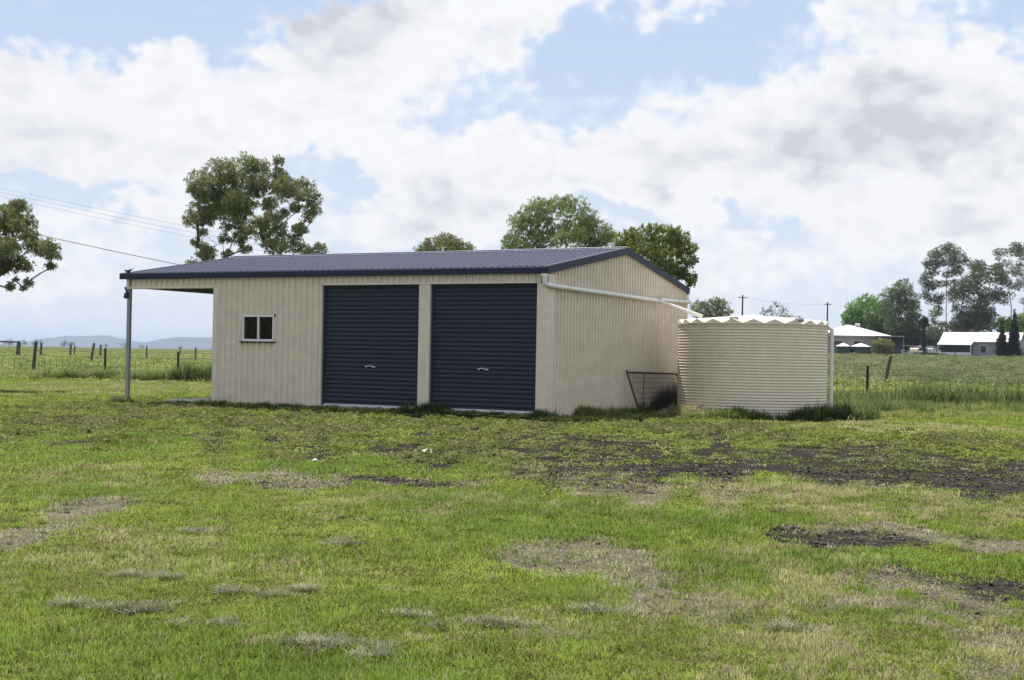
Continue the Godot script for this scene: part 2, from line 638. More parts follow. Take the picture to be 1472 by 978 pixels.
# kind (0 soil, 1 dry ground, 2 straw, 3 green, 4 clover), centre x and z, half sizes, weight
const PATCHES := [
	[0,-0.04,-24.09,1.15,3.86,0.50],
	[0,1.63,-20.96,0.89,2.08,0.90],
	[0,3.15,-19.70,1.10,2.10,1.00],
	[0,5.53,-21.89,1.04,2.27,0.80],
	[0,6.15,-19.57,1.51,2.26,1.00],
	[0,6.50,-17.72,0.89,2.42,1.10],
	[0,5.99,-19.77,2.36,4.32,1.00],
	[0,6.62,-18.58,1.53,3.47,1.10],
	[0,1.94,-20.64,2.08,4.06,0.85],
	[0,4.31,-19.97,1.06,3.00,0.70],
	[0,4.10,-27.04,0.86,1.49,0.60],
	[0,-1.81,-20.35,0.81,0.92,0.80],
	[0,-7.03,-21.81,0.75,0.97,0.80],
	[0,-10.94,-29.95,1.03,1.22,0.60],
	[0,-9.05,-28.51,0.68,0.97,0.70],
	[0,-5.65,-23.79,0.57,0.68,0.90],
	[0,-2.77,-19.14,0.61,0.44,0.50],
	[0,-1.47,-15.66,0.70,0.63,0.80],
	[0,-2.57,-15.08,0.56,0.54,0.50],
	[0,2.88,-11.47,0.70,0.67,0.90],
	[0,3.36,-9.21,0.29,0.58,0.90],
	[0,2.89,-9.58,0.30,0.36,0.60],
	[0,1.32,-15.77,0.58,0.59,0.60],
	[0,2.84,-8.52,0.18,0.35,0.40],
	[0,0.41,-24.75,0.85,2.08,0.50],
	[0,-1.43,-20.34,1.08,0.56,0.70],
	[1,-2.89,-15.93,0.76,1.12,1.00],
	[1,0.53,-10.07,0.69,0.86,1.10],
	[1,3.43,-11.92,0.79,0.65,0.90],
	[1,4.16,-11.25,0.30,0.50,1.00],
	[1,2.88,-9.16,0.46,0.57,0.90],
	[1,2.66,-8.35,0.66,0.24,0.60],
	[1,-4.02,-10.77,0.26,1.08,0.70],
	[1,-4.13,-12.86,0.44,0.93,0.90],
	[1,-0.85,-15.63,0.58,0.50,0.50],
	[1,1.49,-15.88,0.76,1.70,0.70],
	[1,1.03,-9.04,0.31,0.69,0.70],
	[1,2.78,-7.48,0.20,0.29,0.60],
	[1,2.48,-7.87,0.19,0.24,0.50],
	[1,1.25,-8.29,0.37,0.47,0.40],
	[1,2.45,-6.75,0.23,0.27,0.50],
	[1,2.54,-15.57,0.33,1.23,0.40],
	[2,4.11,-14.99,1.99,2.18,0.95],
	[2,9.07,-30.77,3.42,2.57,1.10],
	[2,0.35,-17.68,0.84,1.33,0.80],
	[2,1.82,-7.46,1.22,1.37,0.60],
	[2,-2.97,-9.94,0.87,1.56,0.50],
	[2,-4.87,-16.05,1.53,1.40,0.40],
	[2,1.86,-9.75,0.83,0.96,0.55],
	[2,2.04,-10.58,0.48,0.76,0.60],
	[2,-1.15,-13.45,1.35,0.86,0.40],
	[2,-1.73,-9.36,0.89,0.89,0.25],
	[2,0.09,-7.57,0.60,0.58,0.35],
	[2,-15.85,-50.73,4.97,10.13,0.45],
	[2,0.84,-13.35,1.06,0.76,0.30],
	[3,-4.41,-13.83,0.95,0.78,0.60],
	[3,-2.05,-17.78,1.74,1.29,0.80],
	[3,-6.65,-23.09,2.57,4.71,0.60],
	[3,0.43,-12.75,1.99,1.64,0.60],
	[3,3.06,-10.24,1.11,0.62,0.90],
	[3,2.30,-12.43,0.79,0.79,0.80],
	[3,-1.21,-6.40,1.32,0.48,0.55],
	[3,-2.15,-7.04,0.63,0.67,0.55],
	[3,-0.93,-7.99,0.55,0.54,0.50],
	[3,0.42,-11.39,0.90,0.64,0.70],
	[3,1.67,-9.55,0.30,0.77,0.40],
	[3,2.33,-8.39,0.38,0.48,0.90],
	[3,4.22,-13.65,0.61,1.42,0.40],
	[3,5.24,-15.51,1.07,0.90,0.60],
	[3,2.45,-7.64,0.34,0.20,0.70],
	[4,-0.84,-29.60,6.27,10.16,1.00],
	[4,-9.57,-30.94,2.79,8.08,0.80],
	[4,7.54,-25.56,2.84,2.65,0.80],
	[4,0.66,-18.41,0.98,4.37,0.50],
	[4,4.50,-23.16,1.23,2.71,0.30],
]


func lay_patches() -> void:
	for p in PATCHES:
		for k in range(floori(p[2] - p[4] * 1.35 - 1.0), ceili(p[2] + p[4] * 1.35 + 1.0) + 1):
			if not buckets.has(k):
				buckets[k] = []
			buckets[k].append(p)


func look(x: float, z: float) -> void:
	var d := -z
	var s := clampf(d / 16.0, 0.35, 1.6)
	var wx := x + warp_noise.get_noise_2d(x / s * 1.2, z / s) * 0.5 * s + fine_noise.get_noise_2d(x / s, z / s) * 0.12 * s
	var wz := z + warp_noise.get_noise_2d(x / s * 1.2 + 50.0, z / s) * 0.9 * s
	var edge := fine_noise.get_noise_2d(x * 0.6 / s, z * 0.4 / s) * 0.8
	c_soil = 0.0
	c_tan = 0.0
	c_straw = 0.0
	c_green = 0.0
	c_clover = 0.0
	for p in buckets.get(roundi(wz), []):
		var a: float = (wx - p[1]) / p[3]
		var b: float = (wz - p[2]) / p[4]
		var q := a * a + b * b
		if q > 2.2:
			continue
		var w: float = clampf(p[5] * 1.35 * sm(1.6, 0.4, q + edge * (0.8 if p[0] < 0.5 else 1.3)), 0.0, 1.0)
		match int(p[0]):
			0: c_soil = maxf(c_soil, w)
			1: c_tan = maxf(c_tan, w)
			2: c_straw = maxf(c_straw, w)
			3: c_green = maxf(c_green, w)
			4: c_clover = maxf(c_clover, w)
	# nothing grows evenly: thin spots in the clover and the dry strips
	if c_clover > 0.0:
		c_soil = maxf(c_soil, c_clover * 0.95 * sm(-0.16, 0.08, fine_noise.get_noise_2d(x * 0.42 + 9.0, z * 0.20)))


func soil_color(x: float, z: float) -> Color:
	look(x, z)
	var n := fine_noise.get_noise_2d(x * 1.7, z * 1.7)
	var thatch := Color(0.10, 0.108, 0.034).lerp(Color(0.19, 0.165, 0.095), c_straw * 0.8)
	thatch = thatch.lerp(Color(0.05, 0.052, 0.034), c_clover)
	var c := thatch.lerp(Color(0.235, 0.21, 0.165) * (1.0 + n * 0.5), c_tan * 0.95)
	c = c.lerp(Color(0.056, 0.051, 0.047) * (1.0 + n * 0.6), c_soil * 0.95)
	return c


func far_color(x: float, z: float) -> Color:
	var n := broad_noise.get_noise_2d(x * 0.5, z * 0.25)
	var m := fine_noise.get_noise_2d(x * 0.25, z * 0.1)
	var right := sm(-22.0, 14.0, x)
	var c := Color(0.17, 0.215, 0.05).lerp(Color(0.125, 0.155, 0.06), right)
	c = c.lerp(Color(0.21, 0.22, 0.075), clampf(n * 1.2 + m * 0.5, 0.0, 0.7))
	var rx := (x - 67.0) / 4.0
	var rz := (z + 190.0) / 14.0
	return c.lerp(Color(0.17, 0.07, 0.04), 0.75 * clampf(1.3 - rx * rx - rz * rz, 0.0, 1.0))


func make_ground() -> void:
	var rows := [80.0, 30.0, 5.0, 0.0, -3.0]
	var d := 5.2
	while d < 70.0:
		rows.append(-d)
		d += d * 0.0105
	while d < 14000.0:
		rows.append(-d)
		d *= 1.045
	var cols := []
	var half := 190
	for j in range(-half, half + 1):
		cols.append(float(j) / half)
	for j in [1.3, 1.9, 3.2, 6.0]:
		cols.append(j)
		cols.push_front(-j)
	var verts := PackedVector3Array()
	var tints := PackedColorArray()
	var index := PackedInt32Array()
	for z in rows:
		var reach := 7.0 + 0.54 * absf(z)
		for t in cols:
			var x: float = t * reach
			verts.append(Vector3(x, gh(x, z), z))
			var near := soil_color(x, z) if z > -75.0 else Color.BLACK
			tints.append(near.lerp(far_color(x, z), sm(48.0, 66.0, -z)))
	var n := cols.size()
	for i in rows.size() - 1:
		for j in n - 1:
			var a := i * n + j
			index.append_array([a, a + n, a + n + 1, a, a + n + 1, a + 1])
	var norms := PackedVector3Array()
	norms.resize(verts.size())
	for i in rows.size():
		for j in n:
			var a := verts[i * n + maxi(j - 1, 0)]
			var b := verts[i * n + mini(j + 1, n - 1)]
			var c := verts[mini(i + 1, rows.size() - 1) * n + j]
			var e := verts[maxi(i - 1, 0) * n + j]
			norms[i * n + j] = (b - a).cross(e - c).normalized() * -1.0
			if norms[i * n + j].y < 0.0:
				norms[i * n + j] = -norms[i * n + j]
	var arr := []
	arr.resize(Mesh.ARRAY_MAX)
	arr[Mesh.ARRAY_VERTEX] = verts
	arr[Mesh.ARRAY_NORMAL] = norms
	arr[Mesh.ARRAY_COLOR] = tints
	arr[Mesh.ARRAY_INDEX] = index
	var mesh := ArrayMesh.new()
	mesh.add_surface_from_arrays(Mesh.PRIMITIVE_TRIANGLES, arr)
	var o := put_mesh("ground", mesh, M.earth)
	tag(o, "grassy ground with bare black soil patches and dry straw strips", "ground", "", "structure")


func make_hills() -> void:
	# flat-topped blue ranges on the horizon, each a ridge with a front, a back and rough slopes
	for a in [
		["broad blue flat-topped hill on the left horizon", 8000.0, [-3300.0, 2.0, -3010.0, 20.0, -2825.0, 55.0, -2698.0, 71.0, -2465.0, 76.0, -2390.0, 62.0, -2316.0, 44.0, -2150.0, 37.0, -2020.0, 30.0, -1900.0, 4.0]],
		["nearer blue hill behind the awning beside the shed wall", 7200.0, [-2080.0, 6.0, -1985.0, 40.0, -1920.0, 56.0, -1830.0, 67.0, -1720.0, 68.0, -1600.0, 70.0, -1300.0, 66.0, -900.0, 60.0, -500.0, 30.0, -200.0, 4.0]],
		["faint low blue ridge between the two hills", 10500.0, [-3600.0, 5.0, -3000.0, 50.0, -2760.0, 74.0, -2650.0, 84.0, -2500.0, 80.0, -2000.0, 86.0, -1200.0, 70.0, -700.0, 5.0]]]:
		var st := mb()
		var pts: Array = a[2]
		var top := []
		var n := FastNoiseLite.new()
		n.seed = int(a[1])
		n.frequency = 0.004
		for i in range(0, pts.size() - 2, 2):
			for k in 16:
				var t := k / 16.0
				var x := lerpf(pts[i], pts[i + 2], t)
				top.append(Vector3(x, lerpf(pts[i + 1], pts[i + 3], t * t * (3.0 - 2.0 * t)) + n.get_noise_1d(x * 4.0) * 3.0, -a[1]))
		for i in top.size() - 1:
			var p: Vector3 = top[i]
			var q: Vector3 = top[i + 1]
			for s in 4:
				var h0 := s / 4.0
				var h1 := (s + 1) / 4.0
				var o0 := (1.0 - h0) * (500.0 + n.get_noise_2d(p.x, s * 90.0) * 160.0)
				var o1 := (1.0 - h0) * (500.0 + n.get_noise_2d(q.x, s * 90.0) * 160.0)
				var o2 := (1.0 - h1) * (500.0 + n.get_noise_2d(q.x, s * 90.0 + 90.0) * 160.0)
				var o3 := (1.0 - h1) * (500.0 + n.get_noise_2d(p.x, s * 90.0 + 90.0) * 160.0)
				quad(st, Vector3(p.x, p.y * h0, p.z + o0), Vector3(p.x, p.y * h1, p.z + o3), Vector3(q.x, q.y * h1, q.z + o2), Vector3(q.x, q.y * h0, q.z + o1))
			quad(st, p, Vector3(p.x, 0, p.z - 700.0), Vector3(q.x, 0, q.z - 700.0), q)
		var o := obj("hill", st, M.hill)
		tag(o, a[0], "hill", "", "structure")


# ------------------------------------------------------------------ the shed
# local axes: x along the front to the right (0 at the right corner), z out of the front, y up from the slab

const RIB := 0.19
const EAVE := 3.34
const SHED_W := 9.67
const SHED_L := 9.96
const AWN := 13.06
const RISE := 0.80


func rib_points(u0: float, u1: float, h: float) -> Array:
	var us := [u0, u1]
	var k := floori(u0 / RIB) - 1
	while k * RIB < u1:
		for o in [0.058, 0.074, 0.116, 0.132]:
			var u: float = k * RIB + o
			if u > u0 + 0.001 and u < u1 - 0.001:
				us.append(u)
		k += 1
	us.sort()
	var out := []
	for u in us:
		var t := fposmod(u, RIB)
		var y := 0.0
		if t >= 0.058 and t <= 0.132:
			y = minf(minf((t - 0.058) / 0.016, (0.132 - t) / 0.016), 1.0)
		out.append(Vector2(u, y * h))
	return out


func ribbed(st: SurfaceTool, o: Vector3, ud: Vector3, vd: Vector3, nd: Vector3, u0: float, u1: float, v0: float, v1: float, h := 0.042, gable := false) -> void:
	var pts := rib_points(u0, u1, h)
	if gable and u0 < SHED_W * 0.5 and u1 > SHED_W * 0.5:
		for i in pts.size() - 1:
			if pts[i].x < SHED_W * 0.5 and pts[i + 1].x > SHED_W * 0.5:
				pts.insert(i + 1, Vector2(SHED_W * 0.5, lerpf(pts[i].y, pts[i + 1].y, (SHED_W * 0.5 - pts[i].x) / (pts[i + 1].x - pts[i].x))))
				break
	for i in pts.size() - 1:
		var p: Vector2 = pts[i]
		var q: Vector2 = pts[i + 1]
		var tp := v1
		var tq := v1
		if gable:
			tp += RISE * (1.0 - absf(p.x / (SHED_W * 0.5) - 1.0))
			tq += RISE * (1.0 - absf(q.x / (SHED_W * 0.5) - 1.0))
		quad(st, o + ud * p.x + nd * p.y + vd * v0, o + ud * p.x + nd * p.y + vd * tp, o + ud * q.x + nd * q.y + vd * tq, o + ud * q.x + nd * q.y + vd * v0)


func make_shed() -> void:
	var s := thing("farm_shed", "cream steel shed with dark blue roof, two blue roller doors and side awning", "shed", Vector3(0.775, 0.15, -30.971), -0.4768)
	var X := Vector3.RIGHT
	var Y := Vector3.UP
	var Z := Vector3.BACK
	var st := mb()
	box(st, Vector3(-SHED_L / 2 - 0.4, -0.15, -SHED_W / 2), Vector3(SHED_L + 0.8, 0.3, SHED_W - 0.02), Basis.IDENTITY, 0.01)
	obj("concrete_slab", st, M.concrete, s)
	st = mb()
	box(st, Vector3(-11.23, -0.12, -1.3), Vector3(0.92, 0.24, 2.5), Basis.IDENTITY, 0.015)
	obj("slab_apron", st, M.concrete, s)
	# front wall, left of the doors, as sheets with the window cut out
	var win := [-8.97, -7.92, 1.64, 2.33]
	var a := -SHED_L
	while a < -6.44:
		var b := minf(a + 0.76, -6.425)
		st = mb()
		var cuts := [a, b]
		for w in [win[0], win[1]]:
			if w > a and w < b:
				cuts.append(w)
		cuts.sort()
		for i in cuts.size() - 1:
			if (cuts[i] + cuts[i + 1]) * 0.5 > win[0] and (cuts[i] + cuts[i + 1]) * 0.5 < win[1]:
				ribbed(st, Vector3.ZERO, X, Y, Z, cuts[i], cuts[i + 1], -0.10, win[2])
				ribbed(st, Vector3.ZERO, X, Y, Z, cuts[i], cuts[i + 1], win[3], EAVE + 0.112)
			else:
				ribbed(st, Vector3.ZERO, X, Y, Z, cuts[i], cuts[i + 1], -0.10, EAVE + 0.112)
		obj("wall_sheet", st, M.cream, s)
		a = b
	# the strip over the doors and along the awning
	for r in [[-6.425, -3.31], [-3.31, -0.1], [-AWN + 0.1, -11.5], [-11.5, -SHED_L]]:
		st = mb()
		ribbed(st, Vector3.ZERO, X, Y, Z, r[0], r[1], 3.12, EAVE + 0.112)
		obj("wall_sheet", st, M.cream, s)
	for r in [[-6.44, 3.11, -0.2, 3.15], [-AWN + 0.02, 3.07, -SHED_L - 0.02, 3.125]]:
		st = mb()
		box(st, Vector3((r[0] + r[2]) / 2, (r[1] + r[3]) / 2, -0.06), Vector3(r[2] - r[0], r[3] - r[1], 0.20), Basis.IDENTITY, 0.006)
		obj("head_trim", st, M.cream_trim, s)
	# right gable and the other walls
	a = 0.0
	while a < SHED_W - 0.01:
		var b := minf(a + 0.76, SHED_W)
		st = mb()
		ribbed(st, Vector3.ZERO, -Z, Y, X, a, b, -0.10, EAVE + 0.10, 0.045, true)
		obj("wall_sheet", st, M.cream, s)
		st = mb()
		ribbed(st, Vector3(-SHED_L, 0, 0), -Z, Y, -X, a, b, -0.10, EAVE + 0.10, 0.045, true)
		obj("wall_sheet", st, M.cream, s)
		st = mb()
		ribbed(st, Vector3(-AWN, 0, 0), -Z, Y, -X, a, b, 3.10, EAVE + 0.10, 0.045, true)
		obj("wall_sheet", st, M.cream, s)
		a = b
	a = -SHED_L
	while a < -0.01:
		var b := minf(a + 0.76, 0.0)
		st = mb()
		ribbed(st, Vector3(0, 0, -SHED_W), X, Y, -Z, a, b, -0.10, EAVE + 0.112)
		obj("wall_sheet", st, M.cream, s)
		a = b
	# corner and jamb trims
	for r in [[-0.21, 0.035, 0.0], [-3.475, -3.155, 0.0], [-6.45, -6.405, 0.0], [-SHED_L - 0.03, -SHED_L + 0.13, 0.0]]:
		st = mb()
		box(st, Vector3((r[0] + r[1]) / 2, 1.505, -0.03), Vector3(r[1] - r[0], 3.21, 0.13), Basis.IDENTITY, 0.008)
		obj("corner_trim", st, M.cream_trim, s)
	st = mb()
	box(st, Vector3(-3.315, 1.5, 0.038), Vector3(0.06, 3.2, 0.01), Basis.IDENTITY, 0.003)
	obj("cover_strip", st, M.cream_trim, s)
	st = mb()
	box(st, Vector3(-0.03, 1.63, -0.24), Vector3(0.14, 3.42, 0.36), Basis.IDENTITY, 0.008)
	obj("corner_trim", st, M.cream_trim, s)
	st = mb()
	box(st, Vector3(0.02, 1.6, -SHED_W - 0.01), Vector3(0.07, 3.4, 0.10), Basis.IDENTITY, 0.006)
	obj("corner_trim", st, M.cream_trim, s)
	st = mb()
	box(st, Vector3(-AWN - 0.005, 3.235, 0.0), Vector3(0.09, 0.33, 0.1), Basis.IDENTITY, 0.006)
	obj("corner_trim", st, M.cream_trim, s)
	# roof: two slopes of ribbed sheets
	var run := SHED_W / 2 + 0.03
	var slope := Vector3(0, RISE + 0.01, -run)
	var back := Vector3(0, RISE + 0.01, run)
	var nf := Vector3(0, run, RISE).normalized()
	var nb := Vector3(0, run, -RISE).normalized()
	a = -AWN - 0.22
	var tone := 0
	while a < 0.06:
		var b := minf(a + 0.76, 0.07)
		st = mb()
		ribbed(st, Vector3(0, EAVE + 0.130, 0.03), X, slope.normalized(), nf, a, b, 0.0, slope.length(), 0.048)
		obj("roof_sheet", st, M.blue_roof, s)
		st = mb()
		ribbed(st, Vector3(0, EAVE + 0.130, -SHED_W - 0.03), X, back.normalized(), nb, a, b, 0.0, back.length(), 0.048)
		obj("roof_sheet", st, M.blue_roof, s)
		a = b
		tone += 1
	var top := Vector3(0, EAVE + 0.134 + RISE + 0.01, -SHED_W / 2)
	st = mb()
	for g in [-1.0, 1.0]:
		var down := Vector3(0, -RISE, g * run).normalized()
		quad(st, top + Vector3(-AWN - 0.23, 0.055, 0), top + Vector3(0.08, 0.055, 0), top + Vector3(0.08, 0.05, 0) + down * 0.2, top + Vector3(-AWN - 0.23, 0.05, 0) + down * 0.2)
		quad(st, top + Vector3(-AWN - 0.23, 0.05, 0) + down * 0.2, top + Vector3(0.08, 0.05, 0) + down * 0.2, top + Vector3(0.08, 0.02, 0) + down * 0.2, top + Vector3(-AWN - 0.23, 0.02, 0) + down * 0.2)
	tube(st, [top + Vector3(-AWN - 0.23, 0.06, 0), top + Vector3(0.08, 0.06, 0)], [0.025, 0.025], 8)
	obj("ridge_cap", st, M.blue_roof, s)
	# barge boards with a rolled top edge
	for bx in [0.085, -AWN - 0.235]:
		for g in [1.0, -1.0]:
			var e := Vector3(bx, EAVE + 0.075, 0.10 if g > 0 else -SHED_W - 0.10)
			var p := Vector3(bx, EAVE + 0.075 + RISE + 0.03, -SHED_W / 2)
			var along := (p - e).normalized()
			var up := Vector3.RIGHT.cross(along).normalized()
			if up.y < 0:
				up = -up
			st = mb()
			box(st, (e + p) / 2, Vector3(0.03, 0.165, (p - e).length()), Basis(Vector3.RIGHT, up, Vector3.RIGHT.cross(up)), 0.004)
			box(st, (e + p) / 2 + up * 0.083 - Vector3(0.05 * signf(bx), 0, 0), Vector3(0.13, 0.022, (p - e).length()), Basis(Vector3.RIGHT, up, Vector3.RIGHT.cross(up)), 0.008)
			obj("barge_board", st, M.blue_trim, s)
	# gutters
	for g in [1.0, -1.0]:
		st = mb()
		var zc := 0.065 if g > 0 else -SHED_W - 0.065
		var x0 := -AWN - 0.24
		var x1 := 0.09
		box(st, Vector3((x0 + x1) / 2, EAVE + 0.07, zc + 0.055 * g), Vector3(x1 - x0, 0.14, 0.012), Basis.IDENTITY, 0.003)
		box(st, Vector3((x0 + x1) / 2, EAVE + 0.006, zc), Vector3(x1 - x0, 0.012, 0.098), Basis.IDENTITY, 0.003)
		box(st, Vector3((x0 + x1) / 2, EAVE + 0.138, zc + 0.045 * g), Vector3(x1 - x0 - 0.002, 0.014, 0.03), Basis.IDENTITY, 0.004)
		for ex in [x0 + 0.006, x1 - 0.006]:
			box(st, Vector3(ex, EAVE + 0.065, zc), Vector3(0.012, 0.118, 0.1))
		obj("gutter", st, M.blue_trim, s)
	# the awning's frame
	for z in [-0.02, -SHED_W / 2, -SHED_W]:
		st = mb()
		box(st, Vector3(-AWN + 0.02, 1.47, z), Vector3(0.105, 3.3, 0.105), Basis.IDENTITY, 0.008)
		obj("awning_post", st, M.galv, s)
	for r in [Vector3(-AWN + 0.08, 3.2, -SHED_W / 2), Vector3(-SHED_L - 0.12, 3.2, -SHED_W / 2)]:
		st = mb()
		box(st, r, Vector3(0.07, 0.18, SHED_W - 0.1), Basis.IDENTITY, 0.005)
		obj("awning_beam", st, M.under, s)
	for k in 6:
		st = mb()
		var t := k / 5.0
		box(st, Vector3(-11.5, EAVE + 0.02 + RISE * (1.0 - absf(t * 2.0 - 1.0)), -SHED_W * t * 0.98 - 0.1), Vector3(3.0, 0.1, 0.06))
		obj("purlin", st, M.galv, s)
	# security light on the post
	var fl := part("floodlight", s)
	st = mb()
	box(st, Vector3(-AWN + 0.0, 2.88, 0.09), Vector3(0.12, 0.16, 0.10), Basis(X, -0.3), 0.015)
	box(st, Vector3(-AWN - 0.02, 3.02, 0.07), Vector3(0.035, 0.22, 0.05), Basis(Z, 0.45), 0.006)
	obj("housing", st, M.black, fl)
	# roller doors
	for dd in [[-6.405, -3.475, -4.947], [-3.155, -0.21, -1.69]]:
		var door := part("roller_door", s)
		st = mb()
		var y := 0.065
		var pitch := 0.112
		var step := pitch / 10.0
		while y < 3.10:
			var z0 := -0.07 - 0.024 * pow(absf(cos(PI * y / pitch)), 5.0)
			var z1 := -0.07 - 0.024 * pow(absf(cos(PI * (y + step) / pitch)), 5.0)
			quad(st, Vector3(dd[0], y, z0), Vector3(dd[0], y + step, z1), Vector3(dd[1], y + step, z1), Vector3(dd[1], y, z0))
			y += step
		obj("door_curtain", st, M.blue_door, door)
		st = mb()
		box(st, Vector3((dd[0] + dd[1]) / 2, 0.035, -0.08), Vector3(dd[1] - dd[0] - 0.02, 0.06, 0.05), Basis.IDENTITY, 0.008)
		obj("bottom_rail", st, M.alloy, door)
		for ex in [dd[0] + 0.03, dd[1] - 0.03]:
			st = mb()
			box(st, Vector3(ex, 1.58, -0.055), Vector3(0.06, 3.1, 0.03), Basis.IDENTITY, 0.004)
			obj("guide_rail", st, M.blue_door, door)
		st = mb()
		tube(st, [Vector3(dd[2] - 0.14, 1.035, -0.065), Vector3(dd[2] - 0.12, 1.04, -0.02), Vector3(dd[2], 1.065, -0.01), Vector3(dd[2] + 0.12, 1.04, -0.02), Vector3(dd[2] + 0.14, 1.035, -0.065)], [0.008, 0.009, 0.009, 0.009, 0.008], 8)
		box(st, Vector3(dd[2] + 0.11, 1.035, -0.06), Vector3(0.09, 0.03, 0.03), Basis.IDENTITY, 0.006)
		box(st, Vector3(dd[2] - 0.11, 1.035, -0.06), Vector3(0.05, 0.028, 0.03), Basis.IDENTITY, 0.006)
		obj("lift_handle", st, M.white_frame, door)
	# window
	var w := part("window", s)
	st = mb()
	var mid := -8.445
	for r in [[win[0] + 0.022, (win[2] + win[3]) / 2, 0.044, win[3] - win[2]], [win[1] - 0.022, (win[2] + win[3]) / 2, 0.044, win[3] - win[2]]]:
		box(st, Vector3(r[0], r[1], 0.02), Vector3(r[2], r[3], 0.07), Basis.IDENTITY, 0.006)
	for r in [[win[3] - 0.02, 0.04], [win[2] + 0.03, 0.06]]:
		box(st, Vector3((win[0] + win[1]) / 2, r[0], 0.022), Vector3(win[1] - win[0] - 0.09, r[1], 0.07), Basis.IDENTITY, 0.006)
	box(st, Vector3(mid, (win[2] + win[3]) / 2 + 0.015, 0.02), Vector3(0.045, win[3] - win[2] - 0.10, 0.06), Basis.IDENTITY, 0.006)
	obj("frame", st, M.white_frame, w)
	for r in [[win[0] + 0.044, mid - 0.022, 0.012], [mid + 0.022, win[1] - 0.044, 0.0]]:
		st = mb()
		box(st, Vector3((r[0] + r[1]) / 2, (win[2] + win[3]) / 2 + 0.01, r[2]), Vector3(r[1] - r[0], win[3] - win[2] - 0.10, 0.005))
		obj("pane", st, M.glass, w)
	st = mb()
	box(st, Vector3((win[0] + win[1]) / 2, win[2] - 0.015, 0.04), Vector3(win[1] - win[0] + 0.14, 0.03, 0.09), Basis.IDENTITY, 0.006)
	obj("sill", st, M.black, w)
	st = mb()
	box(st, Vector3(win[1] + 0.03, win[3] + 0.0, 0.032), Vector3(0.05, 0.07, 0.05), Basis.IDENTITY, 0.006)
	obj("flashing_end", st, M.black, w)
	# rainwater pipes: from the front gutter along the gable to the tank, and a second from the back
	var pipe := part("rainwater_pipe", s)
	st = mb()
	tube(st, [Vector3(0.01, 3.33, 0.10), Vector3(0.01, 3.27, 0.10), Vector3(0.01, 3.255, 0.10)], [0.082, 0.08, 0.06], 14)
	tube(st, [Vector3(0.01, 3.28, 0.10), Vector3(0.01, 3.14, 0.10), Vector3(0.025, 3.09, 0.08), Vector3(0.075, 3.062, 0.02), Vector3(0.105, 3.057, -0.1), Vector3(0.105, 3.052, -0.3), Vector3(0.105, 3.02, -6.9), Vector3(0.12, 3.01, -7.0)], [0.055, 0.055, 0.056, 0.056, 0.055, 0.055, 0.055, 0.058], 14)
	obj("gable_run", st, M.pvc, pipe)
	st = mb()
	tube(st, [Vector3(0.11, 3.015, -6.97), Vector3(0.16, 2.995, -7.02), Vector3(1.30, 2.60, -7.19), Vector3(1.38, 2.565, -7.2)], [0.056, 0.056, 0.056, 0.058], 14)
	obj("tank_run", st, M.pvc, pipe)
	st = mb()
	tube(st, [Vector3(0.12, 3.05, -7.2), Vector3(0.105, 3.06, -7.6), Vector3(0.105, 3.085, -9.75), Vector3(0.06, 3.11, -9.83), Vector3(0.0, 3.2, -9.82), Vector3(0.0, 3.35, -9.8)], [0.055, 0.055, 0.055, 0.055, 0.055, 0.06], 14)
	obj("rear_run", st, M.pvc, pipe)
	for z in [-1.8, -3.9, -5.9]:
		st = mb()
		box(st, Vector3(0.09, 3.05 + 0.005 * z, z), Vector3(0.10, 0.13, 0.03), Basis.IDENTITY, 0.004)
		obj("pipe_bracket", st, M.pvc, pipe)


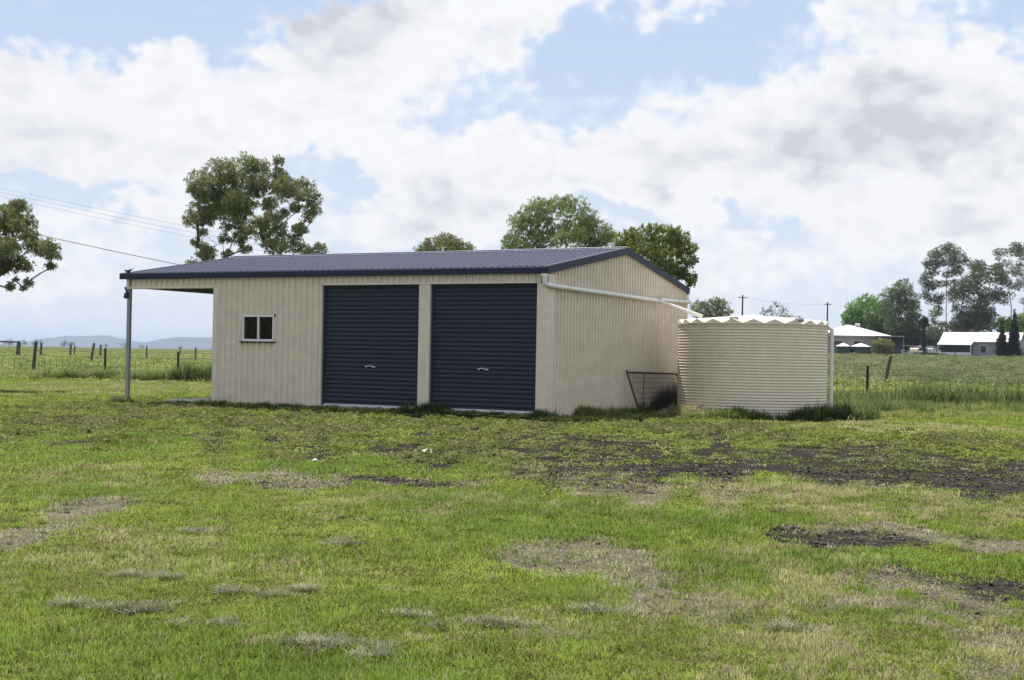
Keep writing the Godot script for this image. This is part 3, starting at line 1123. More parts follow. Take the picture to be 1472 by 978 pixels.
func make_tank() -> void:
	var c := Vector3(6.54, 0.02, -35.7)
	var r := 2.0
	var h := 2.47
	var t := thing("rainwater_tank", "round cream corrugated rainwater tank with zigzag roof edge beside the shed", "water tank", c, 0.0)
	var st := mb()
	var prof := []
	var pitch := 0.0762
	var n := 32
	for i in n * 8 + 1:
		var y := i * pitch / 8.0
		prof.append(Vector2(r + 0.0085 * sin(TAU * i / 8.0), y))
	lathe(st, prof, 120)
	obj("tank_wall", st, M.tank, t)
	st = mb()
	lathe(st, [Vector2(r - 0.01, h - 0.035), Vector2(r + 0.028, h - 0.035), Vector2(r + 0.028, h), Vector2(r - 0.02, h)], 120)
	obj("rim_band", st, M.tank, t)
	st = mb()
	var folds := 23
	var hub := Vector3(0, h + 0.27, 0)
	for k in folds:
		var a0 := TAU * (k - 0.5) / folds + 0.1
		var a1 := TAU * k / folds + 0.1
		var a2 := TAU * (k + 0.5) / folds + 0.1
		var v0 := Vector3(cos(a0) * r, h, sin(a0) * r)
		var pk := Vector3(cos(a1) * (r + 0.012), h + 0.10, sin(a1) * (r + 0.012))
		var v2 := Vector3(cos(a2) * r, h, sin(a2) * r)
		var lo := Vector3(cos(a1) * r, h - 0.01, sin(a1) * r)
		tri(st, v0, hub, pk)
		tri(st, pk, hub, v2)
		tri(st, v0, pk, lo)
		tri(st, lo, pk, v2)
	obj("folded_roof", st, M.tank_roof, t)
	for a in [2.03, 1.0]:
		st = mb()
		var p := Vector3(cos(a) * (r - 0.25), h + 0.15, sin(a) * (r - 0.25))
		lathe(st, [Vector2(0.12, -0.06), Vector2(0.12, -0.005), Vector2(0.09, 0.01), Vector2(0.0, 0.012)], 20, p)
		obj("inlet_strainer", st, M.galv, t)
	st = mb()
	var ca := Vector3(cos(0.24), 0, sin(0.24))
	tube(st, [ca * (r - 0.06) + Vector3.UP * (h - 0.08), ca * (r + 0.05) + Vector3.UP * (h - 0.07), ca * (r + 0.10) + Vector3.UP * (h - 0.12), ca * (r + 0.105) + Vector3.UP * (h - 0.2), ca * (r + 0.10) + Vector3.UP * 0.0], [0.05, 0.055, 0.055, 0.052, 0.052], 14)
	obj("overflow_pipe", st, M.pvc, t)
	st = mb()
	box(st, ca * (r + 0.05) + Vector3.UP * (h - 0.22), Vector3(0.1, 0.06, 0.1), Basis.IDENTITY, 0.01)
	obj("pipe_bracket", st, M.galv, t)
	st = mb()
	lathe(st, [Vector2(r + 0.12, -0.1), Vector2(r + 0.08, 0.0), Vector2(0.0, 0.0)], 60)
	obj("tank_base", st, M.concrete, t)


# ------------------------------------------------------------------ far houses

func far_box(called: String, parent: Node, mat: Material, x0: float, x1: float, y0: float, y1: float, z0: float, z1: float) -> MeshInstance3D:
	var st := mb()
	box(st, Vector3((x0 + x1) / 2, (y0 + y1) / 2, (z0 + z1) / 2), Vector3(x1 - x0, y1 - y0, absf(z1 - z0)), Basis.IDENTITY, 0.02)
	return obj(called, st, mat, parent)


func far_window(parent: Node, x0: float, x1: float, y0: float, y1: float, z: float) -> void:
	var w := part("window", parent)
	far_box("frame", w, M.white_frame, x0, x1, y0, y1, z, z + 0.06)
	far_box("pane", w, M.dark_glass, x0 + 0.08, x1 - 0.08, y0 + 0.08, y1 - 0.08, z + 0.04, z + 0.075)


func make_far_houses() -> void:
	# house with the hip roof
	var h := thing("hip_roof_house", "low beige house with white hip roof and dark verandah behind two green tanks", "house", Vector3(65.6, 2.5, -251.0))
	far_box("front_wall", h, M.house_wall, -6.3, 4.2, 0.0, 3.85, 0.0, -9.5)
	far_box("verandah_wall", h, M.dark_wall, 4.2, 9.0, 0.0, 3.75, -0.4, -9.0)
	far_window(h, -4.3, -2.3, 1.5, 3.0, 0.0)
	far_window(h, -0.4, 1.2, 1.5, 3.0, 0.0)
	var st := mb()
	var e := [Vector3(-7.1, 3.9, 0.7), Vector3(7.1, 3.9, 0.7), Vector3(7.1, 3.9, -10.3), Vector3(-7.1, 3.9, -10.3)]
	var r0 := Vector3(-0.4, 6.05, -4.8)
	var r1 := Vector3(0.6, 6.0, -4.8)
	quad(st, e[0], r0, r1, e[1])
	tri(st, e[1], r1, e[2])
	quad(st, e[2], r1, r0, e[3])
	tri(st, e[3], r0, e[0])
	quad(st, e[0], e[1], e[1] - Vector3(0, 0.16, 0), e[0] - Vector3(0, 0.16, 0))
	quad(st, e[0] - Vector3(0, 0.05, 0), e[1] - Vector3(0, 0.05, 0), e[2] - Vector3(0, 0.05, 0), e[3] - Vector3(0, 0.05, 0))
	obj("roof", st, M.white_roof, h)
	far_box("gutter", h, M.house_grey, -7.15, 7.15, 3.72, 3.92, 0.72, 0.86)
	for x in [1.35, 1.8]:
		st = mb()
		tube(st, [Vector3(x, 5.6, -4.2), Vector3(x, 6.0, -4.2)], [0.12, 0.12], 10)
		lathe(st, [Vector2(0.12, 5.95), Vector2(0.27, 6.1), Vector2(0.25, 6.28), Vector2(0.0, 6.4)], 14, Vector3(x, 0, -4.2))
		obj("roof_vent", st, M.white_roof, h)
	far_box("verandah_roof", h, M.house_grey, 3.4, 9.1, 3.80, 3.95, 1.4, -9.0)
	for x in [4.3, 6.4, 8.9]:
		far_box("verandah_post", h, M.house_grey, x, x + 0.12, 0.0, 3.8, 1.15, 1.27)
	for y in [0.6, 0.95, 1.3]:
		far_box("rail", h, M.house_grey, 6.52, 8.9, y, y + 0.06, 1.18, 1.24)
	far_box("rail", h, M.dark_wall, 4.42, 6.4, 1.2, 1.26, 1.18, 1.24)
	# their two water tanks
	for a in [[62.4, 1.36, "left dark green water tank with pale conical roof, partly behind the cream tank"], [65.7, 1.82, "wider dark green water tank with pale conical roof in front of the beige house"]]:
		var t := thing("green_water_tank", a[2], "water tank", Vector3(a[0], 2.5, -247.2), 0.0, "green water tanks in front of the hip roof house")
		st = mb()
		var prof := []
		for i in 89:
			prof.append(Vector2(a[1] + 0.02 * sin(TAU * i / 8.0), i * 0.02))
		lathe(st, prof, 40)
		obj("tank_wall", st, M.green_tank, t)
		st = mb()
		lathe(st, [Vector2(a[1] + 0.05, 1.72), Vector2(a[1] + 0.05, 1.80), Vector2(a[1] * 0.5, 2.18), Vector2(0.14, 2.42), Vector2(0.0, 2.42)], 40)
		obj("conical_roof", st, M.white_roof, t)
		for k in 9:
			st = mb()
			var an := TAU * k / 9.0 + 0.3
			box(st, Vector3(cos(an) * (a[1] + 0.06), 1.7, sin(an) * (a[1] + 0.06)), Vector3(0.2, 0.26, 0.2), Basis.IDENTITY, 0.03)
			obj("roof_clip", st, M.green_tank, t)
	# gable-roofed house turned a little
	var g := thing("gable_roof_house", "grey house with bright white gable roof and low green verandah behind two cypresses", "house", Vector3(82.6, 2.55, -253.0), -30.0 * DEG)
	var L := 14.6
	var W := 7.0
	far_box("wall", g, M.house_grey, 0.2, L - 0.25, 0.0, 3.2, -0.1, -W + 0.2)
	st = mb()
	prism(st, [Vector2(0, 3.2), Vector2(W - 0.3, 3.2), Vector2((W - 0.3) / 2, 4.85)], 0.0, 0.2, Vector3(L - 0.45, 0, -0.1), Basis(Vector3.BACK * -1.0, Vector3.UP, Vector3.RIGHT))
	obj("gable_wall", st, M.house_grey, g)
	st = mb()
	var f0 := Vector3(-0.1, 3.12, 0.35)
	var f1 := Vector3(L, 3.12, 0.35)
	var t0 := Vector3(-0.1, 4.95, -W / 2)
	var t1 := Vector3(L, 4.95, -W / 2)
	var b0 := Vector3(-0.1, 3.12, -W - 0.35)
	var b1 := Vector3(L, 3.12, -W - 0.35)
	quad(st, f0, t0, t1, f1)
	quad(st, b1, t1, t0, b0)
	var dn := Vector3(0, -0.14, 0)
	quad(st, f0, f1, f1 + dn, f0 + dn)
	quad(st, f1, t1, t1 + dn, f1 + dn)
	quad(st, t1, b1, b1 + dn, t1 + dn)
	quad(st, f0 + dn, f1 + dn, t1 + dn, t0 + dn)
	quad(st, b0 + dn, t0 + dn, t1 + dn, b1 + dn)
	obj("roof", st, M.white_roof, g)
	st = mb()
	var v0 := Vector3(-0.1, 3.12, 0.35)
	var v1 := Vector3(6.2, 3.12, 0.35)
	var w0 := Vector3(-0.1, 2.5, 2.4)
	var w1 := Vector3(6.2, 2.5, 2.4)
	quad(st, w0, v0 + Vector3(0, 0.004, 0), v1 + Vector3(0, 0.004, 0), w1)
	quad(st, w0, w1, w1 + dn, w0 + dn)
	quad(st, w0 + dn, w1 + dn, v1 + dn, v0 + dn)
	obj("verandah_roof", st, M.white_roof, g)
	far_box("verandah_wall", g, M.green_fence, 0.1, 6.0, 0.0, 2.9, 0.02, 0.12)
	far_box("balustrade", g, M.pale_green, 0.0, 6.1, 0.0, 0.55, 2.2, 2.26)
	far_box("balustrade", g, M.white_roof, 0.0, 6.1, 0.55, 0.98, 2.2, 2.26)
	for x in [0.0, 3.2, 6.05]:
		far_box("verandah_post", g, M.white_frame if x != 3.2 else M.green_fence, x, x + 0.12, 0.0, 2.4, 2.26, 2.38)
	far_window(g, 7.3, 8.6, 0.9, 2.4, -0.1)
	far_box("door", g, M.house_wall, 9.3, 10.3, 0.0, 2.3, -0.1, -0.04)
	far_box("downpipe", g, M.green_tank, 10.9, 11.05, 0.0, 3.1, -0.1, 0.05)
	# sheet fence between the houses
	var f := thing("sheet_fence", "dark green sheet fence in front of the parked white vehicles", "fence", Vector3(76.2, 2.55, -248.5))
	for k in 4:
		far_box("fence_panel", f, M.green_fence if k < 3 else M.pale_green, k * 1.5, k * 1.5 + 1.46, 0.0, 0.85, 0.0, 0.05)
		far_box("post", f, M.green_fence, k * 1.5 - 0.06, k * 1.5 + 0.04, 0.0, 0.95 if k != 2 else 1.7, -0.05, 0.1)
	# shelter behind
	var c := thing("open_carport", "low open carport with pale roof edge between the two white-roofed houses", "carport", Vector3(74.9, 2.55, -256.0))
	st = mb()
	box(st, Vector3(2.4, 2.15, -1.8), Vector3(5.0, 0.14, 4.4), Basis(Vector3.BACK, -0.07), 0.02)
	obj("roof", st, M.house_wall, c)
	for x in [0.05, 2.3, 4.7]:
		far_box("post", c, M.house_wall, x, x + 0.1, 0.0, 2.1 - x * 0.05, 0.2, 0.3)
	vehicle("white_wagon", "white four wheel drive wagon parked behind the green fence", Vector3(81.2, 2.55, -254.5), 62.0 * DEG, M.white_paint, false)
	vehicle("cream_utility", "pale cream utility parked left of the white wagon", Vector3(78.0, 2.55, -254.0), 60.0 * DEG, M.yellow_paint, true)
	var cn := thing("shade_tent", "small white peaked shade roof behind the white wagon", "shade tent", Vector3(83.0, 2.55, -262.0))
	st = mb()
	for k in 4:
		var a0 := TAU * (k + 0.5) / 4.0
		var a1 := TAU * (k + 1.5) / 4.0
		tri(st, Vector3(cos(a0), 0, sin(a0)) * 1.9 + Vector3.UP * 2.0, Vector3(0, 2.6, 0), Vector3(cos(a1), 0, sin(a1)) * 1.9 + Vector3.UP * 2.0)
	obj("canopy", st, M.white_roof, cn)
	for k in 4:
		var a0 := TAU * (k + 0.5) / 4.0
		st = mb()
		tube(st, [Vector3(cos(a0) * 1.85, 0, sin(a0) * 1.85), Vector3(cos(a0) * 1.85, 2.0, sin(a0) * 1.85)], [0.04, 0.04], 6)
		obj("post", st, M.white_frame, cn)


func vehicle(called: String, label: String, where: Vector3, turn: float, paint: Material, ute: bool) -> void:
	var v := thing(called, label, "car" if not ute else "utility", where, turn)
	var st := mb()
	prism(st, [Vector2(-2.3, 0.45), Vector2(2.3, 0.45), Vector2(2.34, 0.85), Vector2(2.2, 1.02), Vector2(1.15, 1.1), Vector2(-2.28, 1.08), Vector2(-2.34, 0.8)], -0.88, 0.88, Vector3.ZERO, Basis.IDENTITY)
	obj("body", st, paint, v)
	st = mb()
	if ute:
		prism(st, [Vector2(-0.6, 1.09), Vector2(1.2, 1.09), Vector2(0.6, 1.66), Vector2(0.3, 1.76), Vector2(-0.45, 1.74), Vector2(-0.6, 1.6)], -0.78, 0.78, Vector3.ZERO, Basis.IDENTITY)
	else:
		prism(st, [Vector2(-2.2, 1.07), Vector2(1.2, 1.09), Vector2(0.55, 1.68), Vector2(0.2, 1.78), Vector2(-1.9, 1.76), Vector2(-2.15, 1.6)], -0.78, 0.78, Vector3.ZERO, Basis.IDENTITY)
	obj("cabin", st, paint, v)
	for z in [-0.79, 0.79]:
		for r in ([[-0.45, 0.2], [0.3, 0.75]] if ute else [[-1.95, -1.05], [-0.95, -0.1], [0.0, 0.72]]):
			st = mb()
			prism(st, [Vector2(r[0], 1.16), Vector2(r[1], 1.16), Vector2(r[1] - 0.22 if r[1] > 0.5 else r[1], 1.58), Vector2(r[0], 1.6)], -0.006, 0.006, Vector3(0, 0, z), Basis.IDENTITY)
			obj("window", st, M.dark_glass, v)
		for x in [-1.4, 1.45]:
			var w := part("wheel", v)
			st = mb()
			tube(st, [Vector3(x, 0.36, z - 0.11), Vector3(x, 0.36, z + 0.11)], [0.36, 0.36], 18)
			obj("tyre", st, M.rubber, w)
			st = mb()
			tube(st, [Vector3(x, 0.36, z - 0.116), Vector3(x, 0.36, z + 0.116)], [0.2, 0.2], 14)
			obj("rim", st, M.alloy, w)
		st = mb()
		box(st, Vector3(2.3, 0.82, z * 0.8), Vector3(0.1, 0.16, 0.3), Basis.IDENTITY, 0.03)
		obj("headlight", st, M.glass, v)
	st = mb()
	quad(st, Vector3(1.14, 1.16, -0.68), Vector3(0.64, 1.63, -0.62), Vector3(0.64, 1.63, 0.62), Vector3(1.14, 1.16, 0.68))
	obj("windscreen", st, M.dark_glass, v)


# ------------------------------------------------------------------ trees

func spray_mesh(seed_: int, leaves: int, length: float, width: float, droop: float) -> Mesh:
	var r := RandomNumberGenerator.new()
	r.seed = seed_
	var st := mb()
	for i in leaves:
		var d := Vector3(r.randf_range(-1, 1), r.randf_range(-1, 1), r.randf_range(-1, 1)).normalized()
		var c := d * 0.62 * pow(r.randf(), 0.5)
		var along := (Vector3(r.randf_range(-1, 1), r.randf_range(-1, 1) - droop, r.randf_range(-1, 1)) + d * 0.4).normalized()
		var side := along.cross(Vector3(r.randf_range(-1, 1), r.randf_range(-1, 1), r.randf_range(-1, 1))).normalized()
		var k := r.randf_range(0.7, 1.25)
		var a := c - along * length * 0.5 * k
		var b := c + along * length * 0.5 * k
		var m := c - along * length * 0.1 * k
		quad(st, a, m + side * width * 0.5 * k, b, m - side * width * 0.5 * k)
	return st.commit()


func tree(called: String, label: String, where: Vector3, clumps: Array, o: Dictionary) -> Node3D:
	var t := thing(called, label, "tree", where, 0.0, o.get("group", ""))
	var cl := []
	var lo := 1e9
	var hi := -1e9
	for i in range(0, clumps.size(), 3):
		lo = minf(lo, clumps[i])
		hi = maxf(hi, clumps[i])
	var cx := (lo + hi) / 2.0
	var hw := (hi - lo) / 2.0 + 0.01
	for i in range(0, clumps.size(), 3):
		var k: float = (clumps[i] - cx) / hw
		var zr: float = sqrt(maxf(0.05, 1.0 - k * k)) * hw * o.get("deep", 0.7)
		cl.append([Vector3(clumps[i], clumps[i + 1], rf(-zr, zr)), clumps[i + 2]])
	if o.get("fill", 9.0) > 4.0 and not o.has("group"):
		for i in range(cl.size()):
			var b: Array = cl[i]
			cl.append([b[0] + Vector3(rf(-0.75, 0.75), rf(-0.6, 0.6), rf(-1.0, 1.0)) * b[1], b[1] * rf(0.65, 0.9)])
	# skeleton: stems, then a limb to every clump from the best node below it
	var nodes := [Vector3.ZERO]
	var up := [-1]
	var load_ := [0.0]
	for s in o.stems:
		var last := 0
		for i in range(0, s.size(), 2):
			var p := Vector3(s[i], s[i + 1], rf(-0.15, 0.15) * s[i + 1] * 0.3)
			var q: Vector3 = nodes[last]
			nodes.append(q.lerp(p, 0.5) + Vector3(rf(-0.04, 0.04), 0, rf(-0.04, 0.04)) * (p - q).length())
			up.append(last)
			load_.append(0.0)
			nodes.append(p)
			up.append(nodes.size() - 2)
			load_.append(0.0)
			last = nodes.size() - 1
	cl.sort_custom(func(a, b): return a[0].length() < b[0].length())
	for c in cl:
		var best := 0
		var cost := 1e9
		for i in nodes.size():
			var d: Vector3 = c[0] - nodes[i]
			var k := d.length() + maxf(0.0, 0.35 * d.length() - d.y) * 1.3
			if i == 0:
				k += 4.0
			if k < cost:
				cost = k
				best = i
		var from: Vector3 = nodes[best]
		var to: Vector3 = c[0] - Vector3(0, c[1] * 0.3, 0)
		var n := 2 if (to - from).length() < 2.5 else 3
		var last := best
		for k in n:
			var f := (k + 1.0) / n
			var p := from.lerp(to, f) + Vector3(rf(-1, 1), rf(-0.3, 1.0), rf(-1, 1)) * 0.09 * (to - from).length() * (1.0 - f)
			nodes.append(p)
			up.append(last)
			load_.append(0.0)
			last = nodes.size() - 1
		var w: float = c[1] * c[1]
		var j := last
		while j >= 0:
			load_[j] += w
			j = up[j]
		for k in 3:
			nodes.append(c[0] + Vector3(rf(-1, 1), rf(-0.3, 1), rf(-1, 1)).normalized() * c[1] * 0.7)
			up.append(last)
			load_.append(w * 0.05)
	var st := mb()
	var base: float = o.radius * 0.42 / pow(load_[0], 0.5)
	for i in range(1, nodes.size()):
		var r1 := maxf(base * pow(load_[i], 0.5), o.get("twig", 0.012))
		var r0 := maxf(minf(base * pow(load_[up[i]], 0.5), r1 * 1.5), r1)
		if up[i] == 0:
			r0 = r1 * 1.35
		tube(st, [nodes[up[i]] - (Vector3(0, 0.3, 0) if up[i] == 0 else Vector3.ZERO), nodes[i]], [r0, r1], 7 if r1 > 0.05 else 4, false)
	obj("trunk", st, o.get("bark", M.bark), t)
	# crown
	var bufs := [PackedFloat32Array(), PackedFloat32Array()]
	var sp: float = o.spray * (0.76 if o.has("loose") else 0.64)
	var col: Color = o.color
	for c in cl:
		var n := int(1.35 * o.get("fill", 9.0) * c[1] * c[1] / (sp * sp)) + 3
		var tint := rf(0.8, 1.2)
		for k in n:
			var d := Vector3(rf(-1, 1), rf(-1, 1), rf(-1, 1))
			while d.length_squared() > 1.0:
				d = Vector3(rf(-1, 1), rf(-1, 1), rf(-1, 1))
			d = d.normalized() * pow(d.length(), 0.8)
			var p: Vector3 = c[0] + Vector3(d.x * 1.45, d.y * 1.12, d.z * 1.45) * c[1] * o.get("loose", 1.0)
			var s := sp * rf(0.65, 1.25)
			var b := Basis.from_euler(Vector3(rf(-0.5, 0.5), rf(0, TAU), rf(-0.5, 0.5))).scaled(Vector3(s, s, s))
			var v := tint * rf(0.72, 1.28)
			push(bufs[k % 2], p, b, Color(col.r * v * rf(1.25, 1.7), col.g * v * 1.5, col.b * v * rf(1.2, 1.9)))
	var first := 2 if o.get("round", false) else 0
	baked("crown", [M.sprays[first], M.sprays[first + 1]], M.leaf, bufs, t)
	return t


func make_trees() -> void:
	M.sprays = [spray_mesh(1, 14, 0.62, 0.20, 0.8), spray_mesh(2, 14, 0.55, 0.22, 0.8), spray_mesh(3, 15, 0.5, 0.30, 0.1), spray_mesh(4, 15, 0.45, 0.32, 0.1)]
	var olive := Color(0.135, 0.150, 0.062)
	var grey := Color(0.095, 0.108, 0.062)
	var fresh := Color(0.150, 0.176, 0.050)
	tree("gum_tree", "tall open gum tree above the left end of the blue roof", Vector3(-16.1, 0.17, -75.0), [-0.6,11.5,0.73,-1.4,10.8,0.73,-0.5,10.5,0.81,-1.9,10.5,0.33,0.3,11.2,0.44,0.9,11.9,0.51,1.3,11.2,0.51,-1.9,9.3,0.59,-2.5,8.8,0.33,-1.0,9.6,0.81,-0.1,9.6,0.73,0.6,9.7,0.59,1.2,9.6,0.51,1.9,11.7,0.40,2.7,12.1,0.26,2.4,11.4,0.44,3.0,11.1,0.40,3.3,10.6,0.55,4.0,11.0,0.40,4.3,10.3,0.44,4.5,9.6,0.40,4.2,9.2,0.29,2.6,10.3,0.37,2.1,10.6,0.37,-1.2,8.8,0.37,-1.9,7.3,0.33,-2.2,7.6,0.26,-1.5,6.8,0.40,-0.9,6.8,0.37,-2.4,6.4,0.22,1.0,8.1,0.40,0.5,8.6,0.37,2.3,8.2,0.37,2.9,8.0,0.37,3.7,8.6,0.29,3.9,8.2,0.37,3.8,7.4,0.37,3.2,7.1,0.33,4.2,7.2,0.37,4.9,7.2,0.33,2.3,7.3,0.40,1.6,7.7,0.26,-0.4,6.9,0.26,0.6,7.2,0.26,-2.0,8.6,0.26,0.4,9.0,0.44,-1.4,8.0,0.22,1.6,8.6,0.29,0.1,8.1,0.29,-0.6,8.5,0.29,1.4,10.5,0.40,1.7,9.8,0.33,1.8,9.0,0.33,1.3,8.8,0.33,2.3,9.0,0.29,2.9,9.2,0.29,3.3,9.8,0.26,2.5,9.6,0.33,3.6,9.6,0.26,3.0,8.5,0.29,0.9,10.5,0.37,1.6,8.0,0.26,0.3,10.2,0.37,2.7,10.7,0.33,3.6,10.3,0.29,-0.3,7.7,0.26,0.4,7.6,0.29], {"stems": [[-0.3, 2.5, -0.4, 5.6, -0.6, 7.8], [1.2, 3.0, 2.2, 6.0, 2.7, 8.4, 4.0, 9.6]], "radius": 0.32, "spray": 0.33, "color": olive, "deep": 0.6, "fill": 11.5})
	tree("gum_tree", "broad rounded gum tree above the middle of the shed ridge", Vector3(2.9, 0.37, -82.0), [-1.0,10.3,0.76,-0.1,10.6,0.57,-1.7,10.0,0.70,-2.5,9.5,0.57,0.8,10.3,0.70,1.6,9.9,0.64,2.2,9.4,0.64,2.8,8.9,0.46,-1.9,9.0,0.64,-0.9,9.1,0.70,0.2,9.3,0.76,1.4,9.1,0.70,-3.0,8.2,0.46,-2.4,8.1,0.46,-1.7,8.0,0.46,-0.7,8.0,0.57,0.7,8.4,0.57,1.6,8.4,0.57,2.6,8.2,0.46,3.0,8.6,0.33,-0.0,8.3,0.57,-3.3,7.9,0.28,-2.7,8.7,0.38,-1.4,8.5,0.51,2.1,8.7,0.51], {"stems": [[-0.4, 3.0, -1.6, 6.0], [0.6, 4.0, 1.2, 7.0]], "radius": 0.34, "spray": 0.36, "color": Color(0.139, 0.174, 0.065), "fill": 7.5})
	tree("small_gum_tree", "small round-topped tree peeping over the roof left of centre", Vector3(-6.1, 0.73, -120.0), [-0.3,11.1,0.74,-1.4,10.7,0.67,0.7,10.8,0.67,1.8,10.4,0.59,-2.1,10.2,0.52,-0.3,10.3,1.02,1.0,10.1,0.74,-1.2,9.9,0.74], {"stems": [[0.0, 4.0, 0.0, 7.0]], "radius": 0.3, "spray": 0.45, "color": olive, "fill": 8.0})
	tree("leafy_tree", "dense bright green tree behind the right gable end", Vector3(7.3, 0.12, -64.0), [-2.0,7.1,0.40,-1.5,7.3,0.42,-0.8,7.4,0.42,0.1,7.4,0.42,0.6,7.2,0.46,1.1,6.8,0.36,-0.2,6.9,0.55,-0.9,6.8,0.55,0.4,6.5,0.55,1.1,6.1,0.40,-0.2,6.2,0.45,1.3,5.4,0.26,0.6,5.6,0.36,1.4,5.1,0.17,-1.4,6.7,0.36,0.2,5.8,0.36,-2.1,6.7,0.30,1.0,5.5,0.25,-0.4,5.6,0.30], {"stems": [[0.2, 2.5, 0.6, 4.2], [-0.8, 3.0, -1.4, 4.6]], "radius": 0.26, "spray": 0.30, "color": fresh, "fill": 11.0, "round": true})
	tree("grey_green_tree", "grey-green bushy tree seen between the gable end and the pole", Vector3(26.0, 1.53, -170.0), [0.3,7.4,0.62,-0.7,7.0,0.66,-1.7,6.6,0.81,-2.3,6.1,0.56,1.2,7.1,0.66,1.7,6.2,0.56,0.4,6.2,0.81,-0.7,5.9,0.66,1.6,5.6,0.44,0.4,5.3,0.73,-1.5,5.4,0.73], {"stems": [[0.0, 2.0, 0.0, 3.0]], "radius": 0.3, "spray": 0.55, "color": Color(0.155, 0.167, 0.090), "fill": 8.0})
	tree("sparse_tree", "thin twiggy tree showing over the cream tank roof", Vector3(42.1, 2.04, -210.0), [-0.1,8.2,0.65,-1.2,7.6,0.73,1.0,7.5,0.73,-1.9,6.9,0.54,-0.5,6.9,0.82,1.3,6.8,0.65,2.4,6.6,0.40,3.7,6.4,0.25,0.1,6.0,0.91], {"stems": [[0.0, 2.0, -0.2, 5.0]], "radius": 0.28, "spray": 0.5, "color": Color(0.163, 0.171, 0.116), "fill": 2.6, "twig": 0.04})
	tree("gum_tree", "drooping gum tree cut off by the left edge of the photograph", Vector3(-19.7, 0.0, -46.0), [1.9,6.5,0.32,2.2,6.5,0.19,1.7,6.1,0.37,2.2,6.0,0.27,2.6,5.7,0.21,1.9,5.7,0.32,2.9,5.4,0.23,2.6,5.1,0.27,3.3,5.1,0.23,3.5,4.8,0.18,3.1,4.9,0.23,2.2,4.9,0.37,1.8,5.0,0.27,2.4,4.4,0.27,2.6,4.3,0.18,1.9,4.3,0.27,3.4,4.4,0.13,2.8,3.8,0.11,2.7,3.6,0.07,1.8,3.7,0.14,2.2,3.9,0.07,1.7,4.4,0.23,1.2,6.3,0.42,0.9,5.8,0.47,1.1,5.2,0.47,0.6,5.1,0.47,1.3,4.6,0.30,0.4,5.6,0.45,-0.1,6.0,0.50,-0.6,5.3,0.50,-0.3,4.5,0.45,-1.1,4.7,0.45,0.3,6.6,0.40,-0.8,6.4,0.40,-1.6,5.4,0.40], {"stems": [[0.2, 2.2, 0.4, 3.4, 1.8, 4.2], [-1.2, 3.0, -1.8, 5.0]], "radius": 0.34, "spray": 0.27, "color": olive, "fill": 12.0, "deep": 0.55})
	tree("round_tree", "bright green round tree behind the hip roof house", Vector3(74.0, 2.55, -270.0), [-0.4,11.3,1.61,-2.9,10.0,1.61,-4.2,8.2,1.40,-1.2,8.3,2.12,1.7,10.9,1.78,2.2,7.9,2.04,-3.7,6.6,1.61,0.1,6.2,2.04,2.6,5.8,1.70,-5.0,7.4,0.76,-2.0,4.9,1.91,2.2,4.5,1.70], {"stems": [[0.0, 2.0, 0.0, 4.0]], "radius": 0.4, "spray": 0.7, "color": Color(0.116, 0.194, 0.043), "fill": 11.0, "round": true})
	tree("olive_tree", "dark olive tree right of the bright round tree", Vector3(77.7, 2.55, -262.0), [-0.1,13.5,1.48,-2.1,12.6,1.32,1.2,11.9,1.57,-1.3,10.2,1.85,1.2,9.0,1.85,-0.4,7.3,2.06,2.1,6.5,1.48,-1.6,6.5,1.48,2.0,10.2,1.07,2.9,8.2,0.74,0.5,4.9,1.65], {"stems": [[0.0, 2.0, 0.2, 6.0]], "radius": 0.4, "spray": 0.65, "color": Color(0.093, 0.121, 0.053), "fill": 10.0})
	tree("tall_gum_tree", "tallest straight gum tree rising left of the gable roof house", Vector3(94.4, 2.55, -285.0), [1.6,23.7,0.99,-0.1,23.6,0.99,-1.7,23.2,0.99,2.9,22.6,0.99,-2.9,22.3,0.99,-4.7,20.7,0.78,-3.6,20.1,0.97,-1.8,20.8,0.97,0.8,21.3,1.12,2.5,20.7,0.97,4.4,21.1,0.69,-4.8,17.7,0.87,-5.0,16.6,0.78,-2.9,18.8,0.78,-0.7,18.2,0.87,1.2,18.7,0.78,2.9,19.4,0.78,-4.1,15.1,0.97,-5.4,13.4,0.69,-3.1,16.0,0.87,-1.3,16.0,0.74,0.8,16.3,0.78,-4.1,12.5,0.87,-1.7,13.4,0.74,-2.2,12.3,0.61,0.4,14.1,0.74,1.7,12.6,0.78,-1.3,10.4,0.87,-2.8,9.3,0.69,-2.1,8.0,0.56,1.3,11.3,0.48,-0.6,7.4,0.48], {"stems": [[0.0, 6.0, -0.1, 12.0, 0.0, 17.0, 0.4, 20.0]], "radius": 0.42, "spray": 0.44, "color": Color(0.088, 0.104, 0.052), "fill": 10.5, "loose": 1.25})
